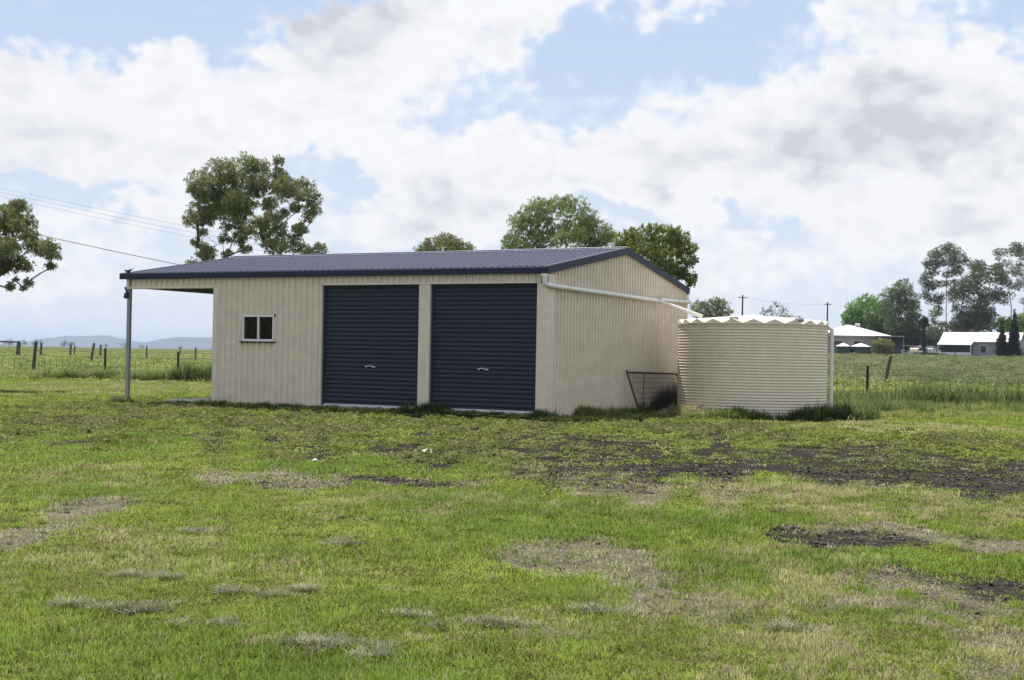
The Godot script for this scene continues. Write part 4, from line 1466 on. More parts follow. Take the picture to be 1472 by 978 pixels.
	tree("tall_gum_tree", "dense dark gum tree directly behind the gable roof house", Vector3(94.9, 2.55, -272.0), [1.9,19.5,0.93,0.5,18.9,0.74,3.1,19.1,0.74,1.1,17.7,1.14,2.7,17.1,1.28,4.2,18.3,0.93,5.2,18.6,0.74,0.1,16.0,1.28,-1.1,14.9,1.11,-2.4,13.7,1.11,1.3,15.0,1.11,-0.7,12.9,1.11,3.8,13.8,1.11,2.6,12.5,1.11,4.9,13.2,1.11,5.9,12.6,0.93,1.0,11.3,1.11,2.2,10.0,1.28,-0.1,10.4,1.11,-1.5,10.0,1.11,3.9,9.7,1.11,1.2,8.2,1.28,-0.4,8.3,1.11,3.1,7.8,1.11,4.7,8.4,0.93,6.3,16.7,0.93,6.9,16.1,0.74,-2.5,7.7,0.93,-2.7,6.2,0.83,4.2,16.3,1.03], {"stems": [[0.0, 6.0, 0.6, 11.0], [1.5, 7.0, 3.0, 12.0]], "radius": 0.5, "spray": 0.46, "color": Color(0.076, 0.090, 0.043), "fill": 11.0, "loose": 1.3})
	tree("tall_gum_tree", "airy thin-stemmed gum tree at the right edge of the photograph", Vector3(115.0, 2.55, -300.0), [-1.5,25.6,0.91,0.1,25.7,0.82,1.3,25.7,0.82,-2.6,24.7,0.82,-4.2,24.5,0.68,-0.3,24.3,0.91,1.3,24.1,0.82,-3.9,23.1,0.50,-2.4,24.3,0.82,-1.2,22.0,0.91,-3.5,21.3,0.68,-4.6,21.3,0.50,0.6,22.0,0.91,-2.5,19.5,0.82,-0.7,19.7,0.82,0.9,20.2,0.91,-1.1,16.8,0.82,0.7,17.5,0.82,-2.1,18.3,0.68,-0.6,14.7,0.82,1.4,16.8,0.82,1.2,13.4,0.64,-1.5,13.3,0.64,2.9,25.3,0.91,3.3,22.8,1.02,2.9,19.6,0.91,3.9,17.3,0.91], {"stems": [[-1.0, 8.0, -1.5, 16.0, -0.8, 20.0], [2.0, 8.0, 2.2, 16.0, 2.0, 20.0]], "radius": 0.3, "spray": 0.42, "color": Color(0.100, 0.112, 0.070), "fill": 7.5, "loose": 1.2, "bark": M.pale_bark})
	tree("round_tree", "vivid green tree at the right edge behind the taller cypress", Vector3(103.3, 2.55, -268.0), [-0.5,7.8,1.12,0.7,8.4,0.94,0.4,6.8,1.12,-1.5,7.1,1.12,1.6,7.6,1.02,-2.3,6.1,0.81,1.0,5.8,1.02,-0.6,5.5,1.02,2.2,6.0,1.02], {"stems": [[0.0, 2.0, 0.0, 3.5]], "radius": 0.4, "spray": 0.7, "color": Color(0.155, 0.256, 0.034), "fill": 11.0, "round": true})
	tree("round_tree", "vivid green tree showing between the two cypresses", Vector3(102.5, 2.55, -275.0), [-0.0,7.9,0.75,-0.2,6.5,0.75,-0.6,7.1,0.63,-0.0,5.6,0.63], {"stems": [[0.0, 2.0, 0.0, 3.5]], "radius": 0.3, "spray": 0.7, "color": Color(0.147, 0.248, 0.034), "fill": 11.0, "round": true})
	tree("dark_shrub_tree", "dark shrubby tree beside the verandah of the hip roof house", Vector3(80.9, 2.55, -262.0), [-1.5,5.3,1.73,-0.3,4.5,1.48,3.1,3.3,1.32,1.4,3.7,1.48,-2.7,3.6,1.65,-1.1,2.4,1.48,-2.5,4.0,1.40,-1.9,2.9,1.32,-3.4,4.6,1.40,-2.4,1.7,1.24], {"stems": [[0.0, 1.5]], "radius": 0.2, "spray": 0.6, "color": Color(0.062, 0.078, 0.040), "fill": 11.0})
	tree("dark_shrub_tree", "brownish shrubby tree left of the gable roof house", Vector3(86.8, 2.55, -268.0), [-0.2,5.1,1.77,1.1,4.3,1.52,-1.4,4.2,1.52,0.3,3.0,1.52,1.9,3.5,1.26], {"stems": [[0.0, 1.5]], "radius": 0.2, "spray": 0.6, "color": Color(0.102, 0.102, 0.056), "fill": 9.0})
	tree("dark_shrub_tree", "dark undergrowth trees showing just above the gable roof ridge", Vector3(96.3, 2.55, -276.0), [-1.1,6.8,1.26,0.6,7.2,1.26,2.3,6.9,1.15,-2.7,6.1,1.05,4.0,6.9,1.05,-1.1,8.5,1.05,1.4,8.9,0.94,-3.6,6.7,0.84,3.5,8.6,0.94,0.2,5.8,1.26,2.7,5.6,1.26,-1.9,5.1,1.05], {"stems": [[0.0, 1.5]], "radius": 0.2, "spray": 0.6, "color": Color(0.085, 0.095, 0.05), "fill": 9.0})
	tree("garden_bush", "rounded yellow-green bush against the beige house wall", Vector3(69.7, 2.5, -247.0), [-0.9, 1.2, 0.9, 0.2, 1.0, 1.0, 1.0, 1.3, 0.9, -0.5, 2.4, 0.9, 0.6, 2.5, 0.9, 0.0, 2.8, 0.7, -1.1, 2.0, 0.6, 1.2, 2.0, 0.7], {"stems": [[0.0, 0.5]], "radius": 0.1, "spray": 0.45, "color": Color(0.178, 0.178, 0.056), "fill": 10.0, "round": true})
	tree("garden_bush", "light green bush at the right end of the gable roof house", Vector3(95.0, 2.55, -247.0), [-0.4, 0.8, 0.7, 0.5, 1.3, 0.7, 0.0, 2.0, 0.6, 0.9, 0.6, 0.6], {"stems": [[0.0, 0.4]], "radius": 0.08, "spray": 0.45, "color": Color(0.155, 0.178, 0.070), "fill": 8.0, "round": true})
	tree("garden_bush", "small bush at the left foot of the shorter cypress", Vector3(91.2, 2.55, -249.0), [0.0, 0.6, 0.6, 0.1, 1.6, 0.6, 0.3, 2.5, 0.4], {"stems": [[0.0, 0.4]], "radius": 0.08, "spray": 0.4, "color": Color(0.132, 0.139, 0.062), "fill": 7.0, "round": true})
	for c in [
		["short dark cypress with a bushy top between the two houses", 78.9, -251.5, 7.8, 0.62, 0.72, Color(0.034, 0.042, 0.026)],
		["shorter of the two black-green cypresses before the gable roof house", 92.0, -246.5, 7.2, 0.72, 0.0, Color(0.016, 0.021, 0.013)],
		["taller pointed cypress at the right of the gable roof house", 94.2, -246.0, 9.4, 0.82, 0.0, Color(0.014, 0.018, 0.013)]]:
		var pts := []
		var y := 0.4
		while y < c[3]:
			var f: float = y / c[3]
			var r: float = c[4] * (1.0 - pow(f, 1.6)) + 0.12
			if c[5] > 0.0:
				r = c[4] * (0.85 - 0.5 * f) if f < 0.78 else c[5] * (1.0 if f < 0.94 else 0.55)
			for k in (3 if r > 0.5 else 1):
				pts.append_array([rf(-0.45, 0.45) * r, y + rf(-0.1, 0.1), r * rf(0.6, 0.8)])
			y += maxf(0.35, r * 0.45)
		tree("cypress", c[0], Vector3(c[1], 2.5, c[2]), pts, {"stems": [[0.0, c[3] * 0.5, 0.0, c[3] * 0.95]], "radius": 0.14, "spray": 0.4, "color": c[6], "fill": 11.0, "bark": M.dark_bark, "deep": 0.6})
	# gums off to the left, which the shed window mirrors
	for a in [["gum tree left of the yard, mirrored in the shed window", -48.0, -22.0, 1.0], ["second gum tree left of the yard, nearer the camera", -54.0, -12.0, 1.15], ["third gum tree left of the yard, nearest the camera", -50.0, -1.0, 0.95]]:
		var pts := []
		for k in 40:
			pts.append_array([rf(-4.2, 4.2) * a[3], rf(1.0, 9.0) * a[3], rf(0.7, 1.2)])
		tree("gum_tree", a[0], Vector3(a[1], 0.0, a[2]), pts, {"stems": [[0.2, 2.5, 0.4, 5.0], [-0.8, 3.0, -1.5, 6.0]], "radius": 0.3, "spray": 0.7, "color": olive, "fill": 11.0})
	# scattered trees far off on the left plain
	for a in [[-192.4, 3.4, "leftmost"], [-186.0, 2.6, "second"], [-180.6, 3.2, "third"], [-173.5, 3.0, "fourth"], [-166.5, 2.2, "fifth"], [-158.0, 1.8, "sixth"], [-151.1, 2.4, "seventh"], [-141.2, 1.6, "eighth"], [-124.0, 1.4, "ninth"], [-113.0, 1.8, "tenth"]]:
		var pts := []
		for k in 7:
			pts.append_array([rf(-0.6, 0.6) * a[1] * 2.6, rf(0.25, 1.0) * a[1] * 2.4, a[1] * rf(0.45, 0.75)])
		tree("distant_tree", "tiny hazy tree on the left plain, %s of the far row from the left" % a[2], Vector3(a[0] * 3.0, gh(a[0] * 3.0, -1500.0), -1500.0 + rf(-30, 30)), pts, {"stems": [[0.0, a[1] * 0.4]], "radius": 0.25, "spray": 1.6, "color": Color(0.09, 0.11, 0.06), "fill": 4.0, "group": "scattered trees far off on the left plain"})


# ------------------------------------------------------------------ fences, poles, wires

func post_into(parent: Node, p: Vector3, h: float, r: float, lean: Vector2, timber: bool) -> void:
	var st := mb()
	var top := Vector3(lean.x, h, lean.y)
	if timber:
		var k := [Vector3(0, -0.2, 0), top * 0.3 + Vector3(rf(-0.02, 0.02), 0, 0), top * 0.7 + Vector3(rf(-0.02, 0.02), 0, 0), top]
		tube(st, [p + k[0], p + k[1], p + k[2], p + k[3], p + k[3] + Vector3(0, 0.02, 0)], [r * 1.1, r, r * 0.95, r * 0.9, r * 0.6], 10)
	else:
		# star picket: three fins
		var up := top.normalized()
		var s := Vector3.RIGHT
		var b := Basis(s, up, s.cross(up)).orthonormalized()
		for k in 3:
			var a := TAU * k / 3.0 + 0.5
			var f := b * Basis(Vector3.UP, a)
			box(st, p + top * 0.5 + f * Vector3(r * 0.5, 0, 0), Vector3(r, h, r * 0.22), f)
	obj("post", st, M.timber if timber else M.picket, parent)


func wires_into(parent: Node, path: Array, heights: Array, r: float) -> void:
	for h in heights:
		var st := mb()
		for i in path.size() - 1:
			tube(st, [path[i] + Vector3.UP * h, (path[i] + path[i + 1]) / 2 + Vector3.UP * (h - 0.015), path[i + 1] + Vector3.UP * h], [r, r, r], 4, false)
		obj("wire", st, M.wire, parent)


func netting_into(parent: Node, path: Array, h: float, gap: float, r: float) -> void:
	var st := mb()
	for i in path.size() - 1:
		var a: Vector3 = path[i]
		var b: Vector3 = path[i + 1]
		var n := int((b - a).length() / gap)
		for k in n:
			var p := a.lerp(b, float(k) / n)
			tube(st, [p + Vector3(0, 0.05, 0), p + Vector3(0, h, 0)], [r, r], 3, false)
		for k in range(1, int(h / 0.2)):
			tube(st, [a + Vector3(0, k * 0.2, 0), b + Vector3(0, k * 0.2, 0)], [r, r], 3, false)
	var o := obj("netting", st, M.wire, parent)
	o.set_meta("kind", "stuff")


func make_fences() -> void:
	var f := thing("wire_fence", "wire netting fence with dark pickets beyond the awning on the left", "fence")
	var path := []
	for a in [[-27.2, -64.8, 1.5, 0.03, false], [-23.55, -64.5, 1.72, 0.16, true], [-19.95, -64.3, 1.47, 0.05, false], [-16.3, -64.2, 1.36, -0.04, false], [-12.6, -64.0, 1.4, 0.0, false], [-9.0, -63.8, 1.4, 0.0, false]]:
		var p: Vector3 = Vector3(a[0], gh(a[0], a[1]), a[1])
		path.append(p)
		post_into(f, p, a[2], 0.085 if a[4] else 0.06, Vector2(a[3], 0), a[4])
	wires_into(f, path, [1.3, 1.05], 0.012)
	netting_into(f, path, 0.9, 0.3, 0.009)
	f = thing("wire_fence", "wire netting fence with leaning dark picket right of the cream tank", "fence")
	path = []
	for a in [[6.4, -47.4, 1.35, 0.0, false], [9.9, -49.0, 1.35, 0.02, false], [13.9, -50.9, 1.38, -0.17, false], [17.6, -52.6, 1.35, 0.05, false], [22.0, -54.7, 1.4, 0.0, false], [26.5, -56.8, 1.4, 0.0, false], [31.0, -58.9, 1.4, 0.0, false]]:
		var p: Vector3 = Vector3(a[0], gh(a[0], a[1]), a[1])
		path.append(p)
		if a[0] != 17.6 and a[0] != 22.0:
			post_into(f, p, a[2], 0.055, Vector2(a[3], 0.03), a[4])
	wires_into(f, path, [1.27, 1.02], 0.006)
	netting_into(f, path, 0.85, 0.3, 0.008)
	# old paddock fence at the back left
	f = thing("paddock_fence", "old timber post fence far across the left paddock", "fence")
	path = []
	for a in [[-51.5, -122.0, 1.3, 0.07, 0.0], [-43.06, -120.0, 1.3, 0.105, 0.02], [-40.38, -120.0, 1.15, 0.10, 0.06], [-37.6, -120.0, 1.2, 0.095, 0.0], [-32.0, -115.0, 1.15, 0.07, 0.0], [-26.5, -110.0, 1.15, 0.07, 0.0], [-21.0, -106.0, 1.2, 0.07, 0.0]]:
		var p: Vector3 = Vector3(a[0], gh(a[0], a[1]), a[1])
		path.append(p)
		post_into(f, p, a[2], a[3], Vector2(a[4], 0), true)
	wires_into(f, path, [1.0, 0.7, 0.4], 0.006)
	f = thing("strainer_assembly", "thick strainer post with top rail at the left edge of the paddock", "fence post", Vector3(-44.4, gh(-44.4, -118.0), -118.0))
	post_into(f, Vector3.ZERO, 1.4, 0.19, Vector2(0.06, 0), true)
	post_into(f, Vector3(-2.0, 0, 0), 1.25, 0.07, Vector2(0, 0), true)
	var st := mb()
	tube(st, [Vector3(-6.5, 1.38, 0.0), Vector3(-3.0, 1.36, 0.02), Vector3(0.0, 1.33, 0.0)], [0.075, 0.08, 0.075], 8)
	obj("rail", st, M.timber, f)
	for a in [["single_post", "leaning timber post standing alone in the left paddock", -32.1, -100.0, 1.46, 0.10, 0.28], ["single_post", "short timber post just behind the second post of the paddock fence", -46.7, -140.0, 1.1, 0.08, 0.1], ["single_post", "bent grey timber post in the weedy field beyond the right fence", 20.3, -71.5, 1.62, 0.10, 0.35], ["single_post", "small thin post far across the paddock seen beneath the awning", -40.4, -160.0, 1.1, 0.07, 0.0]]:
		var o := thing(a[0], a[1], "fence post", Vector3(a[2], gh(a[2], a[3]) - 0.05, a[3]))
		post_into(o, Vector3.ZERO, a[4], a[5], Vector2(a[6], 0.05), true)


func cable(called: String, label: String, a: Vector3, b: Vector3, sag: float, r: float, group := "") -> void:
	var st := mb()
	var pts := []
	var rr := []
	for i in 25:
		var t := i / 24.0
		pts.append(a.lerp(b, t) - Vector3(0, sag * 4.0 * t * (1.0 - t), 0))
		rr.append(r)
	tube(st, pts, rr, 5, false)
	var o := obj(called, st, M.cable)
	tag(o, label, "power line", group)


func make_poles() -> void:
	for a in [["timber power pole with crossarm behind the middle of the cream tank", 40.24, -230.0, 2.3, 10.5, 0.85], ["timber power pole with crossarm above the right end of the cream tank", 59.95, -250.0, 2.5, 10.2, 0.75]]:
		var p := thing("power_pole", a[0], "power pole", Vector3(a[1], a[3], a[2]), 0.0, "power poles beyond the cream tank")
		var st := mb()
		tube(st, [Vector3(0, -0.3, 0), Vector3(0.05, a[4] * 0.5, 0), Vector3(0.1, a[4], 0)], [0.19, 0.16, 0.12], 10)
		obj("pole", st, M.dark_bark, p)
		st = mb()
		box(st, Vector3(0.1, a[4] - 0.5, 0.1), Vector3(a[5] * 2.0, 0.12, 0.12), Basis(Vector3.UP, 0.3), 0.01)
		obj("crossarm", st, M.timber, p)
		st = mb()
		box(st, Vector3(0.15, a[4] - 4.0, 0.12), Vector3(0.6, 0.12, 0.12), Basis(Vector3.UP, 0.3), 0.01)
		obj("bracket", st, M.timber, p)
		for k in [-0.9, -0.45, 0.45, 0.9]:
			st = mb()
			lathe(st, [Vector2(0.05, 0.0), Vector2(0.06, 0.1), Vector2(0.03, 0.2), Vector2(0.0, 0.2)], 8, Vector3(0.1 + k * a[5], a[4] - 0.44, 0.1 - k * 0.25))
			obj("insulator", st, M.white_frame, p)
	for k in [-0.7, 0.0, 0.7]:
		var n: String = {-0.7: "rear", 0.0: "middle", 0.7: "front"}[k]
		cable("power_line", "%s overhead wire strung between the two power poles" % n, Vector3(40.3 + k, 12.45, -230.0 - k * 0.3), Vector3(60.0 + k, 12.3, -250.0 - k * 0.3), 0.5, 0.005, "wires between the two power poles")
	cable("power_line", "service wire dropping from the right side of the left power pole", Vector3(40.3, 8.8, -230.0), Vector3(59.9, 5.9, -250.0), 0.3, 0.008)
	cable("power_line", "service wire running left from the left power pole", Vector3(40.3, 8.8, -230.0), Vector3(5.0, 7.5, -210.0), 0.4, 0.008)
	# the lines on the left
	for a in [[0.0, "upper"], [-0.23, "middle"], [-0.45, "lower"]]:
		cable("power_line", "%s of three thin wires high on the left, running behind the tall gum" % a[1], Vector3(-47.0, 14.9 + a[0], -90.0), Vector3(-3.0, 7.2 + a[0] * 2.0, -92.0), 0.55, 0.007, "three thin wires crossing the sky on the left")
	cable("service_cable", "dark service cable sloping from the left tree down behind the blue roof", Vector3(-34.0, 9.4, -60.0), Vector3(-8.0, 4.1, -58.0), 0.25, 0.016)


# ------------------------------------------------------------------ small things

func make_gate() -> void:
	var s := Vector3(0.775, 0.15, -30.971)
	var turn := -0.4768
	var g := thing("mesh_gate", "rusty farm gate of pipe and wire mesh leaning on the gable wall", "gate", s, turn)
	# in the shed's own axes
	var tl := Vector3(0.14, 0.99, -4.78)
	var tr := Vector3(0.14, 0.93, -8.6)
	var bl := Vector3(0.55, -0.12, -4.75)
	var br := Vector3(0.55, -0.12, -8.55)
	var st := mb()
	for p in [[tl, tr], [bl, br], [tl, bl], [tr, br], [tl, tl + Vector3(0, 0.06, 0)]]:
		tube(st, [p[0], p[1]], [0.026, 0.026], 8)
	tube(st, [tl.lerp(tr, 0.33), bl.lerp(br, 0.04)], [0.012, 0.012], 6)
	obj("gate_frame", st, M.rust, g)
	st = mb()
	for k in range(1, 24):
		var t := k / 24.0
		tube(st, [tl.lerp(tr, t), bl.lerp(br, t)], [0.006, 0.006], 3, false)
	for k in range(1, 8):
		var t := k / 8.0
		tube(st, [tl.lerp(bl, t), tr.lerp(br, t)], [0.006, 0.006], 3, false)
	obj("wire_mesh", st, M.rust, g)
	# dark weeds grown up behind it
	var w := thing("dead_weeds", "dark dead weeds grown up behind the leaning mesh gate", "weeds", s, turn)
	w.set_meta("kind", "stuff")
	var buf := PackedFloat32Array()
	for i in 340:
		var t := pow(rf(0.0, 1.0), 0.55)
		var z := lerpf(-5.0, -8.6, t)
		var k := sm(0.15, 0.8, t)
		var h := rf(0.35, 1.1) * (0.5 + 0.6 * k)
		var b := Basis(Vector3.UP, rf(0, TAU)).scaled(Vector3(0.35, h, 0.35))
		var v := rf(0.5, 1.3)
		push(buf, Vector3(rf(0.12, 0.40), -0.16, z), b, Color(0.085, 0.075, 0.055) * v)
	baked("weed_stems", [blades_mesh(81, 7, 0.12, 1.0, 0.016, 0.3)], M.blade, [buf], w)
	# sticks
	for a in [["dry forked branch lying in the grass beside the mesh gate", 5.0, -34.3, 0.35, 2.0], ["thinner dry branch lying before the cream tank", 5.5, -34.0, -0.1, 1.5], ["short dry stick against the foot of the gate", 4.3, -34.7, 0.9, 1.1]]:
		var o := thing("dry_branch", a[0], "branch", Vector3(a[1], 0.03, a[2]), a[3])
		st = mb()
		var L: float = a[4]
		tube(st, [Vector3(-L / 2, 0.0, 0), Vector3(-L * 0.2, 0.12, 0.05), Vector3(L * 0.1, 0.20, 0.02), Vector3(L / 2, 0.24, 0.1)], [0.028, 0.024, 0.018, 0.008], 6)
		tube(st, [Vector3(-L * 0.2, 0.12, 0.05), Vector3(0.05, 0.3, -0.1), Vector3(L * 0.25, 0.34, -0.12)], [0.018, 0.013, 0.006], 5)
		tube(st, [Vector3(-L * 0.35, 0.05, 0.02), Vector3(-L * 0.1, 0.02, 0.25), Vector3(L * 0.15, 0.05, 0.4)], [0.018, 0.013, 0.006], 5)
		obj("branch_wood", st, M.stick, o)


func make_small_things() -> void:
	# bird on the gutter
	var s := Transform3D(Basis(Vector3.UP, -0.4768), Vector3(0.775, 0.15, -30.971))
	var b := thing("bird", "small dark bird perched on the left end of the gutter", "bird", s * Vector3(-12.98, 3.485, 0.10), 0.0)
	var st := mb()
	tube(st, [Vector3(0.13, 0.155, 0), Vector3(0.08, 0.125, 0), Vector3(0.035, 0.10, 0), Vector3(-0.01, 0.075, 0), Vector3(-0.05, 0.075, 0), Vector3(-0.075, 0.09, 0), Vector3(-0.095, 0.098, 0), Vector3(-0.112, 0.092, 0), Vector3(-0.135, 0.084, 0)], [0.006, 0.014, 0.034, 0.043, 0.036, 0.026, 0.026, 0.012, 0.002], 10)
	obj("body", st, M.feather, b)
	for z in [-0.015, 0.015]:
		st = mb()
		tube(st, [Vector3(-0.01, 0.05, z), Vector3(-0.005, 0.0, z)], [0.004, 0.003], 5)
		obj("leg", st, M.feather, b)
	# litter on the lawn
	for a in [["crumpled white scrap on the grass in front of the right roller door", -1.29, -20.1, 0.07], ["small white scrap just right of the crumpled one on the grass", -0.98, -20.35, 0.045], ["white scrap on the grass in front of the left roller door", -2.7, -18.2, 0.04]]:
		var o := thing("paper_scrap", a[0], "litter", Vector3(a[1], 0.02, a[2]), rf(0, 3))
		st = mb()
		for k in 5:
			var p: Vector3 = Vector3(rf(-1, 1), rf(0.0, 0.5), rf(-1, 1)) * a[3] * 0.7
			tri(st, p + Vector3(rf(-1, 0), rf(0, 0.6), rf(-1, 1)) * a[3], p + Vector3(rf(0, 1), rf(0, 0.8), rf(-1, 0)) * a[3], p + Vector3(rf(-1, 1), rf(0.2, 1), rf(0, 1)) * a[3])
		obj("paper", st, M.litter, o)
	# heaps of mown grass left by the mower
	var heap := blades_mesh(55, 30, 0.8, 0.9, 0.03, 2.6)
	var spots := [
		["long grey heap of dry clippings at lower left, biggest of the left group", -2.13, -7.78, 0.19],
		["flat heap of clippings above the long grey heap", -2.55, -8.84, 0.12],
		["heap of clippings farthest left on the lawn", -2.62, -7.86, 0.10],
		["broken heap of clippings right of the long grey heap", -1.76, -8.33, 0.11],
		["pale heap of clippings a step right of the broken one", -1.44, -8.24, 0.10],
		["small round heap of clippings behind the long grey heap", -2.26, -8.79, 0.08],
		["largest pale heap of dry clippings at the bottom centre", -0.94, -6.91, 0.25],
		["tiny clump of clippings at the right end of the largest heap", -0.67, -6.74, 0.06],
		["low heap of clippings left of the spiky straw tuft", 0.01, -7.54, 0.08],
		["spiky pale straw tuft standing in the lawn right of centre", 0.24, -7.26, 0.12],
		["flat small heap beside the low heap near the straw tuft", -0.10, -7.61, 0.06],
		["small heap of clippings just right of and below the long grey heap", -1.77, -7.37, 0.08],
		["pale smear of clippings in mid lawn, farthest back of the central ones", -1.35, -10.58, 0.12],
		["wide pale smear of clippings behind the left heaps", -2.60, -11.16, 0.15],
		["thin scatter of clippings right of the pale central heap", -0.63, -7.76, 0.11],
		["tiny dark clump of clippings near the middle of the lawn", -1.29, -8.42, 0.06],
		["scatter of clippings in front of the grey bare patch", 0.51, -7.97, 0.15],
		["scatter of straw clippings in the dry grass at lower right", 1.61, -7.56, 0.12],
		["small heap of clippings between the left heaps and the largest heap", -1.59, -7.33, 0.10],
		["tiny pale clump of clippings right of the largest heap", -0.43, -7.45, 0.06]]
	for a in spots:
		var o := thing("grass_clippings", a[0], "clippings", Vector3(a[1], gh(a[1], a[2]) + 0.01, a[2]), 0.0, "heaps of mown clippings on the lawn")
		var buf := PackedFloat32Array()
		var n := int(700.0 * a[3] * a[3]) + 10
		for k in n:
			var an := rf(0, TAU)
			var r := pow(rf(0, 1), 0.8) * 1.55
			var p := Vector3(cos(an) * r * a[3] * 1.15, 0.0, sin(an) * r * a[3] * 0.5)
			var lump := fine_noise.get_noise_2d((a[1] + p.x) * 3.0, (a[2] + p.z) * 3.0)
			if lump < -0.05 - 0.15 * (1.0 - r):
				continue
			p.y = maxf(0.0, 1.0 - r) * 0.022 + maxf(0.0, lump) * 0.035 - 0.006
			var v := rf(0.5, 1.35)
			push(buf, p, Basis.from_euler(Vector3(rf(-0.3, 0.3), rf(0, TAU), rf(-0.3, 0.3))).scaled(Vector3(0.11, 0.05, 0.11)), Color(0.30, 0.295, 0.205) * v if k % 5 < 4 else Color(0.055, 0.06, 0.035) * v)
		baked("cut_blades", [heap], M.blade, [buf], o)


# ------------------------------------------------------------------ grass

func blades_mesh(seed_: int, n: int, radius: float, length: float, width: float, lean: float) -> Mesh:
	var r := RandomNumberGenerator.new()
	r.seed = seed_
	var st := mb()
	for i in n:
		var a := r.randf_range(0, TAU)
		var p := Vector3(cos(a), 0, sin(a)) * radius * sqrt(r.randf())
		var l := length * r.randf_range(0.5, 1.0)
		var b := r.randf_range(0, TAU)
		var side := Vector3(cos(b), 0, sin(b))
		var out := Vector3(-sin(b), 0, cos(b)) * lean * r.randf_range(0.15, 1.0)
		var mid := p + (Vector3.UP + out * 0.55).normalized() * l * 0.55
		var tip := mid + (Vector3.UP * 0.8 + out * 1.3).normalized() * l * 0.45
		var w := width * r.randf_range(0.7, 1.2)
		var nn := (Vector3.UP * 0.9 + out.normalized() * -0.4).normalized()
		st.set_normal(nn)
		for v in [p - side * w * 0.5, mid + side * w * 0.42, mid - side * w * 0.42, p - side * w * 0.5, p + side * w * 0.5, mid + side * w * 0.42, mid - side * w * 0.42, mid + side * w * 0.42, tip]:
			st.add_vertex(v)
	return st.commit()


func clod_mesh(seed_: int) -> Mesh:
	var r := RandomNumberGenerator.new()
	r.seed = seed_
	var p := []
	for i in 3:
		for k in 5:
			var a := TAU * (k + 0.5 * i) / 5.0
			var e := (i - 1) * 0.75
			p.append(Vector3(cos(a) * cos(e), sin(e), sin(a) * cos(e)) * r.randf_range(0.7, 1.25))
	p.append(Vector3(0, 1, 0) * r.randf_range(0.7, 1.1))
	var st := mb()
	for i in 2:
		for k in 5:
			var a: Vector3 = p[i * 5 + k]
			var b: Vector3 = p[i * 5 + (k + 1) % 5]
			var c: Vector3 = p[i * 5 + 5 + k]
			var d: Vector3 = p[i * 5 + 5 + (k + 1) % 5]
			tri(st, a, c, b)
			tri(st, b, c, d)
	for k in 5:
		tri(st, p[10 + k], p[15], p[10 + (k + 1) % 5])
	return st.commit()


func leaves_mesh(seed_: int, n: int, radius: float, height: float, size: float) -> Mesh:
	# low broad-leaved weeds
	var r := RandomNumberGenerator.new()
	r.seed = seed_
	var st := mb()
	for i in n:
		var a := r.randf_range(0, TAU)
		var k := sqrt(r.randf())
		var c := Vector3(cos(a) * radius * k, height * (1.0 - 0.7 * k * k) * r.randf_range(0.45, 1.0), sin(a) * radius * k)
		var up := (Vector3.UP + Vector3(r.randf_range(-1, 1), 0, r.randf_range(-1, 1)) * 1.15).normalized()
		var u := up.cross(Vector3(r.randf_range(-1, 1), 0.1, r.randf_range(-1, 1))).normalized()
		var v := up.cross(u)
		var s := size * r.randf_range(0.6, 1.2)
		st.set_normal(up)
		var ring := []
		for q in 6:
			ring.append(c + (u * cos(TAU * q / 6.0) * 0.5 + v * sin(TAU * q / 6.0) * 0.36) * s)
		var flip: bool = (ring[2] - ring[0]).cross(ring[1] - ring[0]).dot(up) < 0.0
		for q in range(1, 5):
			st.add_vertex(ring[0])
			st.add_vertex(ring[q + 1] if flip else ring[q])
			st.add_vertex(ring[q] if flip else ring[q + 1])
	return st.commit()


func in_footprint(x: float, z: float) -> bool:
	var p := Vector2(x - 6.54, z + 35.7)
	if p.length() < 2.05:
		return true
	var dx := x - 0.775
	var dz := z + 30.971
	var u := dx * 0.8885 + dz * 0.4589
	var v := -dx * 0.4589 + dz * 0.8885
	return v < 0.02 and v > -9.8 and ((u < 0.02 and u > -9.98) or (u < -9.9 and u > -11.7 and v < -0.02 and v > -2.5))


func stuff(called: String, label: String, category: String) -> Node3D:
	var o := thing(called, label, category)
	o.set_meta("kind", "stuff")
	return o


